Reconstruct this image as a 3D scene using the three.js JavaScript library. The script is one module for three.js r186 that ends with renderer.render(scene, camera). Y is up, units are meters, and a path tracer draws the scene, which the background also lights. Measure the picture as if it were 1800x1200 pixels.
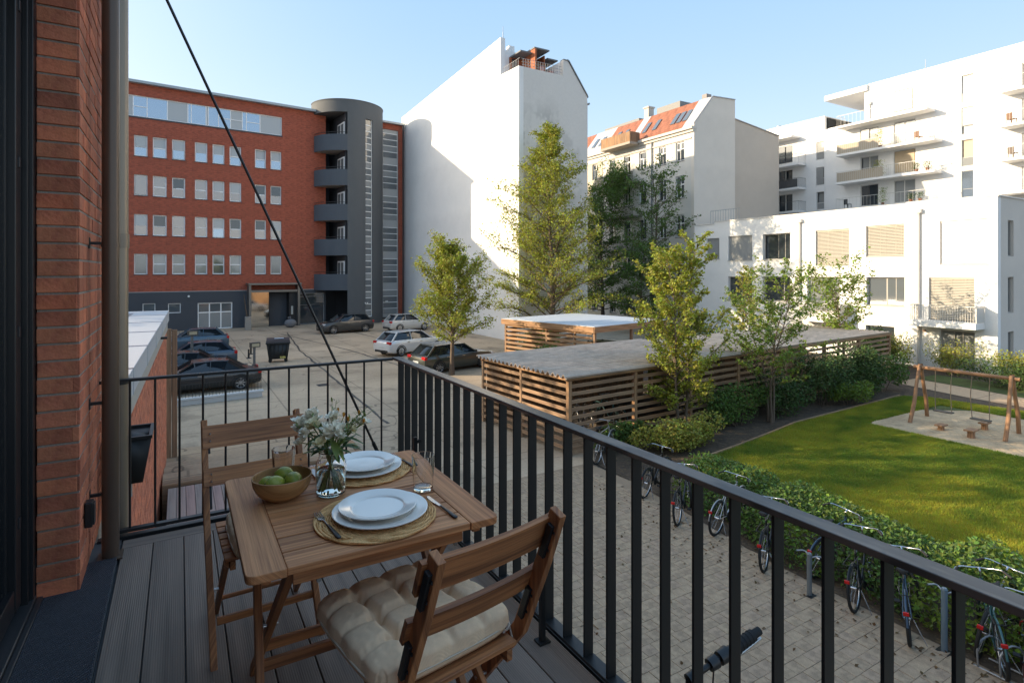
import * as THREE from 'three';
import { mergeGeometries, mergeVertices } from 'three/addons/utils/BufferGeometryUtils.js';
import { RoundedBoxGeometry } from 'three/addons/geometries/RoundedBoxGeometry.js';

// ---------------------------------------------------------------- camera, sky, sun, exposure
// metres; y = 0 is the courtyard, the balcony deck lies at 3.6; -z runs along the front railing
const scene = new THREE.Scene();
const camera = new THREE.PerspectiveCamera(61.93, 1.5, 0.05, 900);
camera.position.set(0, 5.2, 0);
camera.rotation.set(0, -Math.atan(0.585), 0);
camera.setViewOffset(1800, 1200, 0, 122, 1800, 1200);

const SUN_DIR = new THREE.Vector3(-1, 0.33, -0.55).normalize();
const sun = new THREE.DirectionalLight(new THREE.Color().setRGB(1.0, 0.80, 0.55), 3.6);
sun.position.copy(SUN_DIR).multiplyScalar(150).add(new THREE.Vector3(15, 0, -20));
sun.target.position.set(15, 0, -20);
sun.castShadow = true;
sun.shadow.mapSize.set(4096, 4096);
Object.assign(sun.shadow.camera, { left: -80, right: 80, top: 80, bottom: -80, near: 1, far: 400 });
scene.add(sun, sun.target);

function makeSky() {          // clear evening sky: blue overhead, pale towards the horizon, paler round the sun
  const w = 512, h = 256, data = new Float32Array(w * h * 4);
  const zen = [0.145, 0.25, 0.40], mid = [0.228, 0.358, 0.50], hor = [0.55, 0.575, 0.555], glow = [1.5, 1.25, 0.9];
  const d = new THREE.Vector3();
  for (let j = 0; j < h; j++) for (let i = 0; i < w; i++) {
    const el = ((j + 0.5) / h - 0.5) * Math.PI, az = ((i + 0.5) / w - 0.5) * 2 * Math.PI;
    d.set(Math.cos(az) * Math.cos(el), Math.sin(el), Math.sin(az) * Math.cos(el));
    const e = Math.max(0, Math.sin(el)), a = Math.pow(1 - e, 5), b = Math.pow(1 - e, 1.6);
    const c = Math.max(0, d.dot(SUN_DIR)), g = 0.32 * Math.pow(c, 3) + 0.9 * Math.pow(c, 14) + 1.6 * Math.pow(c, 60);
    const o = (j * w + i) * 4;
    for (let k = 0; k < 3; k++) {
      let v = zen[k] + (mid[k] - zen[k]) * b; v += (hor[k] - v) * a;
      data[o + k] = el < 0 ? hor[k] * 0.35 : v + glow[k] * g;
    }
    data[o + 3] = 1;
  }
  const t = new THREE.DataTexture(data, w, h, THREE.RGBAFormat, THREE.FloatType);
  t.mapping = THREE.EquirectangularReflectionMapping; t.magFilter = THREE.LinearFilter; t.minFilter = THREE.LinearFilter;
  t.wrapS = THREE.RepeatWrapping; t.needsUpdate = true;
  return t;
}
const skyTex = makeSky();
scene.background = skyTex; scene.environment = skyTex;
const renderer = new THREE.WebGLRenderer({ antialias: true });
renderer.toneMapping = THREE.LinearToneMapping;
renderer.toneMappingExposure = 2.3;
renderer.shadowMap.enabled = true;

// ---------------------------------------------------------------- helpers
let seed = 20240611;
const rnd = () => { seed = (seed + 0x6D2B79F5) | 0; let t = Math.imul(seed ^ (seed >>> 15), 1 | seed); t = (t + Math.imul(t ^ (t >>> 7), 61 | t)) ^ t; return ((t ^ (t >>> 14)) >>> 0) / 4294967296; };
const rr = (a, b) => a + (b - a) * rnd();
const gauss = () => (rnd() + rnd() + rnd() + rnd() - 2) * 0.9;
const V = (x, y, z) => new THREE.Vector3(x, y, z);
const clamp = (x, a = 0, b = 1) => Math.min(b, Math.max(a, x));
const mix = (a, b, t) => a + (b - a) * t;
const sstep = (a, b, x) => { const t = clamp((x - a) / (b - a)); return t * t * (3 - 2 * t); };
function hash(i, j) { let h = Math.imul(i, 374761393) + Math.imul(j, 668265263) | 0; h = Math.imul(h ^ (h >>> 13), 1274126177); return ((h ^ (h >>> 16)) >>> 0) / 4294967296; }
function noise(x, y, px = 256, py = px) {
  const xi = Math.floor(x), yi = Math.floor(y), fx = x - xi, fy = y - yi, m = (a, b) => ((a % b) + b) % b;
  const u = fx * fx * (3 - 2 * fx), v = fy * fy * (3 - 2 * fy), x0 = m(xi, px), x1 = m(xi + 1, px), y0 = m(yi, py), y1 = m(yi + 1, py);
  return mix(mix(hash(x0, y0), hash(x1, y0), u), mix(hash(x0, y1), hash(x1, y1), u), v);
}
function fbm(x, y, px, py, oct = 4) { let s = 0, a = 0.5, n = 0; for (let o = 0; o < oct; o++) { s += a * noise(x, y, px, py); n += a; x *= 2; y *= 2; px *= 2; py *= 2; a *= 0.5; } return s / n; }
const enc = x => { x = clamp(x); return Math.round(255 * (x <= 0.0031308 ? 12.92 * x : 1.055 * Math.pow(x, 1 / 2.4) - 0.055)); };
function texture(w, h, mw, mh, fn, colour = true) {       // mw, mh: metres that one tile covers
  const d = new Uint8Array(w * h * 4);
  for (let j = 0; j < h; j++) for (let i = 0; i < w; i++) {
    const c = fn((i + 0.5) / w, (j + 0.5) / h), o = (j * w + i) * 4;
    if (colour) { d[o] = enc(c[0]); d[o + 1] = enc(c[1]); d[o + 2] = enc(c[2]); } else { d[o] = d[o + 1] = d[o + 2] = Math.round(255 * clamp(c)); }
    d[o + 3] = 255;
  }
  const t = new THREE.DataTexture(d, w, h, THREE.RGBAFormat);
  t.wrapS = t.wrapT = THREE.RepeatWrapping; t.magFilter = THREE.LinearFilter; t.minFilter = THREE.LinearMipmapLinearFilter; t.generateMipmaps = true;
  t.repeat.set(1 / mw, 1 / mh); if (colour) t.colorSpace = THREE.SRGBColorSpace; t.needsUpdate = true;
  return t;
}
const lin = (r, g, b) => new THREE.Color().setRGB(r, g, b);
const M = (rgb, roughness = 0.8, o = {}) => new THREE.MeshStandardMaterial({ color: rgb ? lin(...rgb) : 0xffffff, roughness, metalness: 0, ...o });
const MP = (rgb, roughness = 0.8, o = {}) => new THREE.MeshPhysicalMaterial({ color: rgb ? lin(...rgb) : 0xffffff, roughness, metalness: 0, ...o });

// geometry: everything carries position, normal, uv in metres (u along the longest side)
function setUV(g, axis, off = true) {
  const p = g.attributes.position; g.computeBoundingBox();
  const s = g.boundingBox.getSize(V(0, 0, 0)), e = [s.x, s.y, s.z];
  const a = axis ?? e.indexOf(Math.max(...e)), b = (a + 1) % 3, c = (a + 2) % 3, uo = off ? rnd() * 7 : 0, vo = off ? rnd() * 7 : 0;
  const uv = new Float32Array(p.count * 2);
  for (let i = 0; i < p.count; i++) { const q = [p.getX(i), p.getY(i), p.getZ(i)]; uv[2 * i] = q[a] + uo; uv[2 * i + 1] = q[b] + q[c] + vo; }
  g.setAttribute('uv', new THREE.BufferAttribute(uv, 2));
  return g;
}
const flat = g => (g.index ? g.toNonIndexed() : g);
function bx(w, h, d, x = 0, y = 0, z = 0, r = 0) {        // box by its centre, r: rounded edges
  const g = r ? flat(new RoundedBoxGeometry(w, h, d, r > 0.004 ? 2 : 1, r)) : flat(new THREE.BoxGeometry(w, h, d));
  setUV(g); g.translate(x, y, z); return g;
}
const bb = (x0, y0, z0, x1, y1, z1, r = 0) => bx(Math.abs(x1 - x0), Math.abs(y1 - y0), Math.abs(z1 - z0), (x0 + x1) / 2, (y0 + y1) / 2, (z0 + z1) / 2, r);
function orient(g, p, q, up = V(0, 1, 0)) {               // local +x from p to q, origin at the middle
  const x = q.clone().sub(p).normalize(); let z = x.clone().cross(up); if (z.lengthSq() < 1e-8) z = x.clone().cross(V(1, 0, 0)); z.normalize();
  const y = z.clone().cross(x), m = new THREE.Matrix4().makeBasis(x, y, z).setPosition(p.clone().add(q).multiplyScalar(0.5));
  return g.applyMatrix4(m);
}
const bar = (p, q, h, d, r = 0, up) => orient(bx(p.distanceTo(q), h, d, 0, 0, 0, r), p, q, up);   // h along up, d across
function rod(p, q, r0, r1 = r0, seg = 10, open = false) {
  const g = flat(new THREE.CylinderGeometry(r0, r1, p.distanceTo(q), seg, 1, open)); g.rotateZ(Math.PI / 2); setUV(g, 0); return orient(g, p, q);   // r0 at p, r1 at q after the turn below
}
function tube(pts, r, seg = 16, rad = 8, closed = false) {
  const g = flat(new THREE.TubeGeometry(new THREE.CatmullRomCurve3(pts, closed), seg, r, rad, closed)); return setUV(g);
}
function taper(pts, radii, rad = 6) {                     // tube with its own radius at each point
  const n = pts.length, pos = [], uv = [], idx = []; let nrm = V(1, 0, 0.3), len = 0; const uo = rnd() * 5;
  for (let i = 0; i < n; i++) {
    const t = pts[Math.min(n - 1, i + 1)].clone().sub(pts[Math.max(0, i - 1)]).normalize();
    nrm = nrm.clone().sub(t.clone().multiplyScalar(nrm.dot(t))); if (nrm.lengthSq() < 1e-5) nrm = V(0.2, 0.4, 1).cross(t); nrm.normalize();
    const bi = t.clone().cross(nrm); if (i) len += pts[i].distanceTo(pts[i - 1]);
    for (let k = 0; k <= rad; k++) { const a = k / rad * 2 * Math.PI, c = nrm.clone().multiplyScalar(Math.cos(a)).addScaledVector(bi, Math.sin(a)); pos.push(pts[i].x + c.x * radii[i], pts[i].y + c.y * radii[i], pts[i].z + c.z * radii[i]); uv.push(len + uo, k / rad * 2 * Math.PI * radii[0]); }
  }
  for (let i = 0; i < n - 1; i++) for (let k = 0; k < rad; k++) { const a = i * (rad + 1) + k, b = a + rad + 1; idx.push(a, a + 1, b, b, a + 1, b + 1); }
  const g = new THREE.BufferGeometry(); g.setAttribute('position', new THREE.Float32BufferAttribute(pos, 3)); g.setAttribute('uv', new THREE.Float32BufferAttribute(uv, 2)); g.setIndex(idx); g.computeVertexNormals();
  return flat(g);
}
function lathe(pts, seg = 40) { const g = flat(new THREE.LatheGeometry(pts.map(p => new THREE.Vector2(p[0], p[1])), seg)); return setUV(g, 0); }
function plate(outline, holes = [], depth = 0.1, bevel = 0) {   // polygon in x,y pushed to z = -depth .. 0
  const s = new THREE.Shape(outline.map(p => new THREE.Vector2(p[0], p[1])));
  for (const h of holes) { const [x0, y0, x1, y1] = h; s.holes.push(new THREE.Path([[x0, y0], [x0, y1], [x1, y1], [x1, y0]].map(p => new THREE.Vector2(p[0], p[1])))); }
  const g = flat(new THREE.ExtrudeGeometry(s, { depth, bevelEnabled: bevel > 0, bevelSize: bevel, bevelThickness: bevel, bevelSegments: 2, curveSegments: 12 }));
  g.translate(0, 0, -depth);
  const p = g.attributes.position, n = g.attributes.normal, uv = new Float32Array(p.count * 2);
  for (let i = 0; i < p.count; i++) { const ax = Math.abs(n.getX(i)) > 0.6, ay = Math.abs(n.getY(i)) > 0.6; uv[2 * i] = ax ? p.getZ(i) : p.getX(i); uv[2 * i + 1] = ay ? p.getZ(i) : p.getY(i); }
  g.setAttribute('uv', new THREE.BufferAttribute(uv, 2)); return g;
}
function arc(cx, cz, R, a0, a1, y0, y1, t, seg = 16) {     // curved wall, angle 0 faces +z, positive towards +x
  const s = new THREE.Shape(); const P = (r, a) => [cx + r * Math.sin(a), -(cz + r * Math.cos(a))];
  for (let i = 0; i <= seg; i++) { const p = P(R, mix(a0, a1, i / seg)); i ? s.lineTo(...p) : s.moveTo(...p); }
  for (let i = seg; i >= 0; i--) s.lineTo(...P(R - t, mix(a0, a1, i / seg)));
  const g = flat(new THREE.ExtrudeGeometry(s, { depth: y1 - y0, bevelEnabled: false })); g.rotateX(-Math.PI / 2); g.translate(0, y0, 0);
  return setUV(g, 1, false);
}
function loft(secs, cap = true) {                          // rows of points, skinned one to the next
  const pos = [], idx = [], m = secs[0].length; secs.forEach(s => s.forEach(p => pos.push(...p)));
  for (let i = 0; i < secs.length - 1; i++) for (let k = 0; k < m - 1; k++) { const a = i * m + k, b = a + m; idx.push(a, b, a + 1, b, b + 1, a + 1); }
  if (cap) for (const [i, f] of [[0, 0], [secs.length - 1, 1]]) for (let k = 1; k < m - 1; k++) f ? idx.push(i * m, i * m + k + 1, i * m + k) : idx.push(i * m, i * m + k, i * m + k + 1);
  const g = new THREE.BufferGeometry(); g.setAttribute('position', new THREE.Float32BufferAttribute(pos, 3)); g.setIndex(idx); g.computeVertexNormals();
  return setUV(flat(g));
}
function obj(name, geos, material, parent = scene) {
  const list = (Array.isArray(geos) ? geos : [geos]).map(g => { const o = flat(g); for (const k of Object.keys(o.attributes)) if (!['position', 'normal', 'uv', 'color'].includes(k)) o.deleteAttribute(k); return o; });
  const g = list.length > 1 ? mergeGeometries(list) : list[0], m = new THREE.Mesh(g, material);
  m.name = parent === scene ? numbered(name) : name; m.castShadow = m.receiveShadow = true; parent.add(m); return m;
}
const used = {};
function numbered(n) { if (!(n in used)) { used[n] = 0; return n; } used[n]++; return `${n}_${String(used[n]).padStart(3, '0')}`; }
function tag(o, label, category, group) { o.userData.label = label; o.userData.category = category; if (group) o.userData.group = group; return o; }
function thing(name, label, category, [x, y, z] = [0, 0, 0], turn = 0, group) {
  const o = new THREE.Group(); o.name = numbered(name); o.position.set(x, y, z); o.rotation.y = turn; scene.add(o); return tag(o, label, category, group);
}
function structure(name, geos, material) { const o = obj(name, geos, material); o.userData.kind = 'structure'; return o; }
function dup(root, pos, turn, label, group) {
  const r = root.clone(); r.name = numbered(root.name.replace(/_\d{3}$/, '')); scene.add(r); r.position.set(...pos); r.rotation.y = turn; r.userData = { ...root.userData, label }; if (group) r.userData.group = group; return r;
}
const deg = Math.PI / 180;
const DK = 3.6;                                            // deck level

// ---------------------------------------------------------------- materials
function woodTexture(base, dark, mw, mh, w = 512, h = 512, knots = 0.25, ring = 26) {
  return texture(w, h, mw, mh, (u, v) => {
    const wv = fbm(u * 4, v * 6, 4, 6, 3), s = fbm(u * 3 + wv * 0.6, v * ring * 2, 3, ring * 2, 4), f = noise(u * 16, v * 220, 16, 220), big = fbm(u * 2 + 9, v * 7, 2, 7, 3);
    let t = clamp(0.15 + 1.25 * (s - 0.28) + knots * (big - 0.5) * 2); t = clamp(t + (f - 0.5) * 0.22);
    return base.map((b, k) => mix(dark[k], b, t) * (0.86 + 0.28 * big));
  });
}
const woodBump = texture(512, 512, 1.2, 0.5, (u, v) => fbm(u * 4, v * 90, 4, 90, 3) * 0.7 + noise(u * 16, v * 240, 16, 240) * 0.3, false);
const tableTop = woodTexture([0.74, 0.335, 0.135], [0.31, 0.12, 0.045], 1.3, 0.5);
const chairTex = woodTexture([0.60, 0.25, 0.09], [0.20, 0.075, 0.028], 1.1, 0.45, 512, 512, 0.4, 20);
const mWood = M(null, 0.62, { map: tableTop, bumpMap: woodBump, bumpScale: 0.0012 });
const mWood2 = M(null, 0.66, { map: tableTop, bumpMap: woodBump, bumpScale: 0.0012, color: lin(0.86, 0.84, 0.84) });
const mWood3 = M(null, 0.6, { map: tableTop, bumpMap: woodBump, bumpScale: 0.0012, color: lin(0.95, 0.88, 0.8) });
const mChair = M(null, 0.58, { map: chairTex, bumpMap: woodBump, bumpScale: 0.0012 });
const deckTex = woodTexture([0.285, 0.215, 0.165], [0.18, 0.135, 0.105], 2.0, 0.6, 512, 512, 0.3, 14);
const deckBump = texture(256, 512, 1.6, 0.15, (u, v) => clamp(0.5 + 0.42 * Math.sin(v * 2 * Math.PI * 17) + (fbm(u * 8, v * 40, 8, 40, 2) - 0.5) * 0.5), false);
const mDeck = [1, 0.9, 1.1].map(k => M(null, 0.72, { map: deckTex, bumpMap: deckBump, bumpScale: 0.0007, color: lin(k, k, k) }));
const greyWood = woodTexture([0.44, 0.28, 0.165], [0.21, 0.13, 0.075], 1.6, 0.5, 256, 512, 0.4, 18);
const mSlat = [[1, 1, 1], [0.86, 0.84, 0.84], [1.12, 1.02, 0.9]].map(c => M(null, 0.85, { map: greyWood, color: lin(...c) }));
const mBlack = M([0.011, 0.012, 0.013], 0.42);
const railTex = texture(512, 128, 2.2, 0.3, (u, v) => { const n = fbm(u * 6, v * 30, 6, 30, 4), w = sstep(0.48, 0.68, fbm(u * 9 + 3, v * 4, 9, 4, 4)); const b = 0.02 + 0.035 * n; return [b + w * 0.10, b + w * 0.078, b + w * 0.058]; });
const mRail = M(null, 0.36, { map: railTex });
const mSteel = M([0.5, 0.5, 0.5], 0.28, { metalness: 1 });
const mZinc = M([0.33, 0.345, 0.36], 0.5, { metalness: 0.55 });
const mGreyPost = M([0.16, 0.185, 0.20], 0.5, { metalness: 0.3 });
const mRubber = M([0.012, 0.012, 0.012], 0.75);
const mWhiteFrame = M([0.84, 0.84, 0.83], 0.5);
const plasterTex = texture(512, 512, 5, 5, (u, v) => { const a = fbm(u * 5, v * 5, 5, 5, 5), b = noise(u * 190, v * 190, 190); const k = 0.93 + 0.10 * (a - 0.5) + 0.05 * (b - 0.5); return [k, k, k]; });
const plasterBump = texture(512, 512, 1.5, 1.5, (u, v) => 0.5 * fbm(u * 40, v * 40, 40, 40, 3) + 0.5 * noise(u * 170, v * 170, 170), false);
const plaster = (rgb, r = 0.9) => M(rgb, r, { map: plasterTex, bumpMap: plasterBump, bumpScale: 0.004 });
const mWhite = plaster([0.84, 0.83, 0.81]);
const mAnthracite = plaster([0.06, 0.067, 0.08], 0.75);
const mTower = plaster([0.105, 0.112, 0.118], 0.8);
const mPane = [MP([0.035, 0.045, 0.055], 0.05, { ior: 1.9 }), MP([0.24, 0.255, 0.26], 0.08, { ior: 1.75, clearcoat: 1, clearcoatRoughness: 0.03 }), MP([0.10, 0.115, 0.125], 0.06, { ior: 1.9, clearcoat: 1, clearcoatRoughness: 0.02 })];
const mPaneMirror = MP([0.38, 0.46, 0.55], 0.06, { metalness: 0.8 }), mPaneRose = MP([0.36, 0.33, 0.315], 0.09, { metalness: 0.6 }), mPaneCurtain = MP([0.40, 0.41, 0.41], 0.12, { clearcoat: 1, clearcoatRoughness: 0.03 });  // rose panes: the reflection of brick is put into their tint
// ---------------------------------------------------------------- brickwork
const brickGrain = texture(512, 512, 0.6, 0.6, (u, v) => { const a = fbm(u * 8, v * 8, 8, 8, 4), b = noise(u * 120, v * 120, 120), s = fbm(u * 30, v * 9, 30, 9, 3); const k = 0.72 + 0.5 * a + 0.16 * (b - 0.5) + 0.2 * (s - 0.5); return [clamp(0.54 * k), clamp(0.175 * k * (0.9 + 0.2 * s)), clamp(0.09 * k)]; });
const brickBump = texture(256, 256, 0.3, 0.3, (u, v) => fbm(u * 20, v * 20, 20, 20, 4), false);
const mBrick = [[1, 1, 1], [0.82, 0.78, 0.78], [1.18, 1.12, 1.05], [1.05, 0.9, 0.82], [0.7, 0.68, 0.7]].map(c => M(null, 0.82, { map: brickGrain, bumpMap: brickBump, bumpScale: 0.003, color: lin(...c) }));
const mMortar = M([0.32, 0.275, 0.23], 0.95, { bumpMap: brickBump, bumpScale: 0.004 });
// bricks in the local x,y plane, faces at z = 0; the nearest `keep` are parts, the others one part
function brickwork(parent, x0, x1, y0, y1, keep, { len = 0.24, course = 0.083, joint = 0.011, depth = 0.03, order = (x, y) => x, at = null, bond = true } = {}) {
  const list = [], shared = new Map(); let row = 0;
  for (let y = y0; y < y1 - 0.02; y += course, row++) {
    let x = x0; const first = bond && row % 2 ? len / 2 : len;
    for (let n = 0; x < x1 - 0.005; n++) { const w = Math.min(n ? len : first, x1 - x); if (w > 0.03) list.push([x, y, Math.round((w - joint) * 200) / 200, Math.min(course - joint, y1 - y)]); x += w; }
  }
  list.sort((a, b) => order(a[0], a[1]) - order(b[0], b[1]));
  const rest = [[], [], [], [], []];
  list.forEach(([x, y, w, h], i) => {
    const vi = Math.floor(rnd() * 3), k = `${w.toFixed(3)}_${h.toFixed(3)}_${vi}`, m = Math.floor(rnd() * rnd() * 5), jx = rr(-0.002, 0.002), jz = rr(-0.004, 0.001);
    if (!shared.has(k)) shared.set(k, bx(w, h, depth, 0, 0, 0, 0.004));
    if (i < keep) { const b = obj('brick', [shared.get(k)], mBrick[m], parent); b.position.set(x + w / 2 + jx, y + h / 2, jz - depth / 2); if (at) at(b); }
    else { const g = shared.get(k).clone(); g.translate(x + w / 2 + jx, y + h / 2, jz - depth / 2); rest[m].push(g); }
  });
  const g = rest.flatMap((r, m) => r.map(q => { const c = mBrick[m].color, n = q.attributes.position.count, a = new Float32Array(n * 3); for (let i = 0; i < n; i++) a.set([c.r, c.g, c.b], i * 3); q.setAttribute('color', new THREE.BufferAttribute(a, 3)); return q; }));
  if (g.length) { const o = obj('brick_course', g, mBrickVC, parent); o.userData.kind = 'stuff'; if (at) at(o); }
}
const mBrickVC = M(null, 0.82, { map: brickGrain, bumpMap: brickBump, bumpScale: 0.003, vertexColors: true });
// far brick facade: courses too small to tell apart
const brickFar = texture(512, 512, 2.0, 1.328, (u, v) => {
  const row = Math.floor(v * 16), fy = v * 16 - row, x = u * 8 + (row % 2) * 0.5, col = ((Math.floor(x) % 8) + 8) % 8, fx = x - Math.floor(x);
  const h = hash(col + 31, row + 7), m = (fy < 0.13 || fx < 0.045) ? 1 : 0, n = fbm(u * 20, v * 20, 20, 20, 3);
  const k = 0.72 + 0.42 * h + 0.3 * (n - 0.5); return m ? [0.27, 0.12, 0.08] : [0.36 * k, 0.082 * k, 0.043 * k];
});
const mRedFacade = M(null, 0.85, { map: brickFar });

// ---------------------------------------------------------------- own house: brick pier, wall, glazed door
{
  const h = thing('apartment_house', 'red brick house wall with the balcony door at the left edge', 'house', [-0.43, 0, -3.56]);
  const W = new THREE.Group();
  // bulk of the house behind the facade
  obj('wall', [bb(-8.5, 0, -2.7, -0.4, 7.4, 14), bb(-0.4, 6.7, 0.2, -0.04, 7.4, 14), bb(-0.4, 0, 0.0, -0.04, 3.3, 14)], M(null, 0.85, { map: brickFar }), h);
  obj('mortar_bed', [bb(-0.17, 0, -2.7, -0.006, 7.4, -0.006)], mMortar, h);
  // reveal beside the door, faces +z
  brickwork(h, -0.172, -0.0, DK + 0.005, 7.4, 110, { len: 0.172, bond: false, order: (x, y) => y, at: b => { b.position.z += 0.004; } });
  // outer face, faces +x: local x runs along -z
  brickwork(h, 0.0, 2.7, DK + 0.005, 7.4, 190, { order: (x, y) => x + Math.abs(y - 5) * 0.05, at: b => { const p = b.position.clone(); b.rotation.y = Math.PI / 2; b.position.set(p.z, p.y, -p.x); } });
  // the balcony door
  const d = thing('balcony_door', 'tall black framed glass balcony door at the left edge', 'door', [-0.62, DK, -3.56]);
  const mf = M([0.012, 0.013, 0.015], 0.38);
  obj('frame', [bb(-0.06, 0, -0.0, 0.015, 3.1, 0.05, 0.004), bb(-0.05, 0, 0.05, 0.0, 3.1, 0.085, 0.003), bb(-0.06, 3.04, 0.05, 0.0, 3.1, 4)], mf, d);
  const st = obj('stile', [bb(-0.075, 0.05, 0.10, -0.02, 3.04, 0.20, 0.006), bb(-0.07, 0.05, 0.20, -0.025, 0.16, 3.2, 0.004), bb(-0.085, 0.03, 0.20, -0.05, 3.04, 0.235, 0.003)], mf, d);
  for (const y of [0.42, 1.30, 2.08, 2.8]) obj('hinge_plate', bb(-0.022, y, 0.135, -0.014, y + 0.05, 0.165, 0.002), M([0.05, 0.05, 0.055], 0.4, { metalness: 0.6 }), st);
  obj('pane', bb(-0.062, 0.16, 0.235, -0.054, 3.0, 3.2), MP([0.012, 0.014, 0.016], 0.05, {}), d);
  obj('threshold', [bb(-0.09, -0.005, 0.0, 0.02, 0.03, 5, 0.004), bb(0.022, -0.005, 0.0, 0.045, 0.018, 5, 0.003)], M([0.10, 0.105, 0.11], 0.4, { metalness: 0.7 }), d);
  const s = thing('wall_socket', 'small black outdoor socket box low on the brick wall', 'socket', [-0.428, 3.93, -3.71]);
  obj('box', bb(0, -0.065, -0.035, 0.035, 0.065, 0.035, 0.006), mBlack, s); obj('cover', bb(0.035, -0.055, -0.028, 0.043, 0.055, 0.028, 0.003), M([0.03, 0.03, 0.032], 0.4), s);
}
// ---------------------------------------------------------------- pipes by the wall
{
  const mp = M([0.105, 0.072, 0.053], 0.3, { metalness: 0.3 });
  const p = thing('round_post', 'dark brown round steel post standing on the deck by the brick wall', 'post', [-0.335, DK, -3.9]);
  obj('shaft', rod(V(0, 0.0, 0), V(0, 4, 0), 0.042, 0.042, 28), mp, p); obj('collar', rod(V(0, 1.74, 0), V(0, 1.76, 0), 0.045, 0.045, 28), mp, p);
  obj('foot_plate', bb(-0.06, 0, -0.06, 0.06, 0.008, 0.06), mp, p);
  for (const y of [0.36, 0.87, 1.76]) obj('bracket', [bb(-0.098, y - 0.008, -0.01, -0.03, y + 0.008, 0.01), bb(-0.099, y - 0.03, -0.02, -0.092, y + 0.03, 0.02)], mBlack, p);
  const q = thing('downpipe', 'weathered grey brown rain downpipe behind the brown post', 'downpipe', [-0.33, 0, -4.32]);
  obj('shaft', rod(V(0, 0, 0), V(0, 7.6, 0), 0.052, 0.052, 28), M([0.26, 0.215, 0.165], 0.36, { metalness: 0.5 }), q);
  for (const y of [5.35, 7.2]) obj('socket', rod(V(0, y, 0), V(0, y + 0.09, 0), 0.057, 0.057, 28), M([0.22, 0.18, 0.14], 0.38, { metalness: 0.5 }), q);
  obj('wall_clamp', [rod(V(0, 4.5, 0), V(0, 4.53, 0), 0.058, 0.058, 24), bb(-0.1, 4.505, -0.008, -0.05, 4.525, 0.008)], mBlack, q);
}
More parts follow.
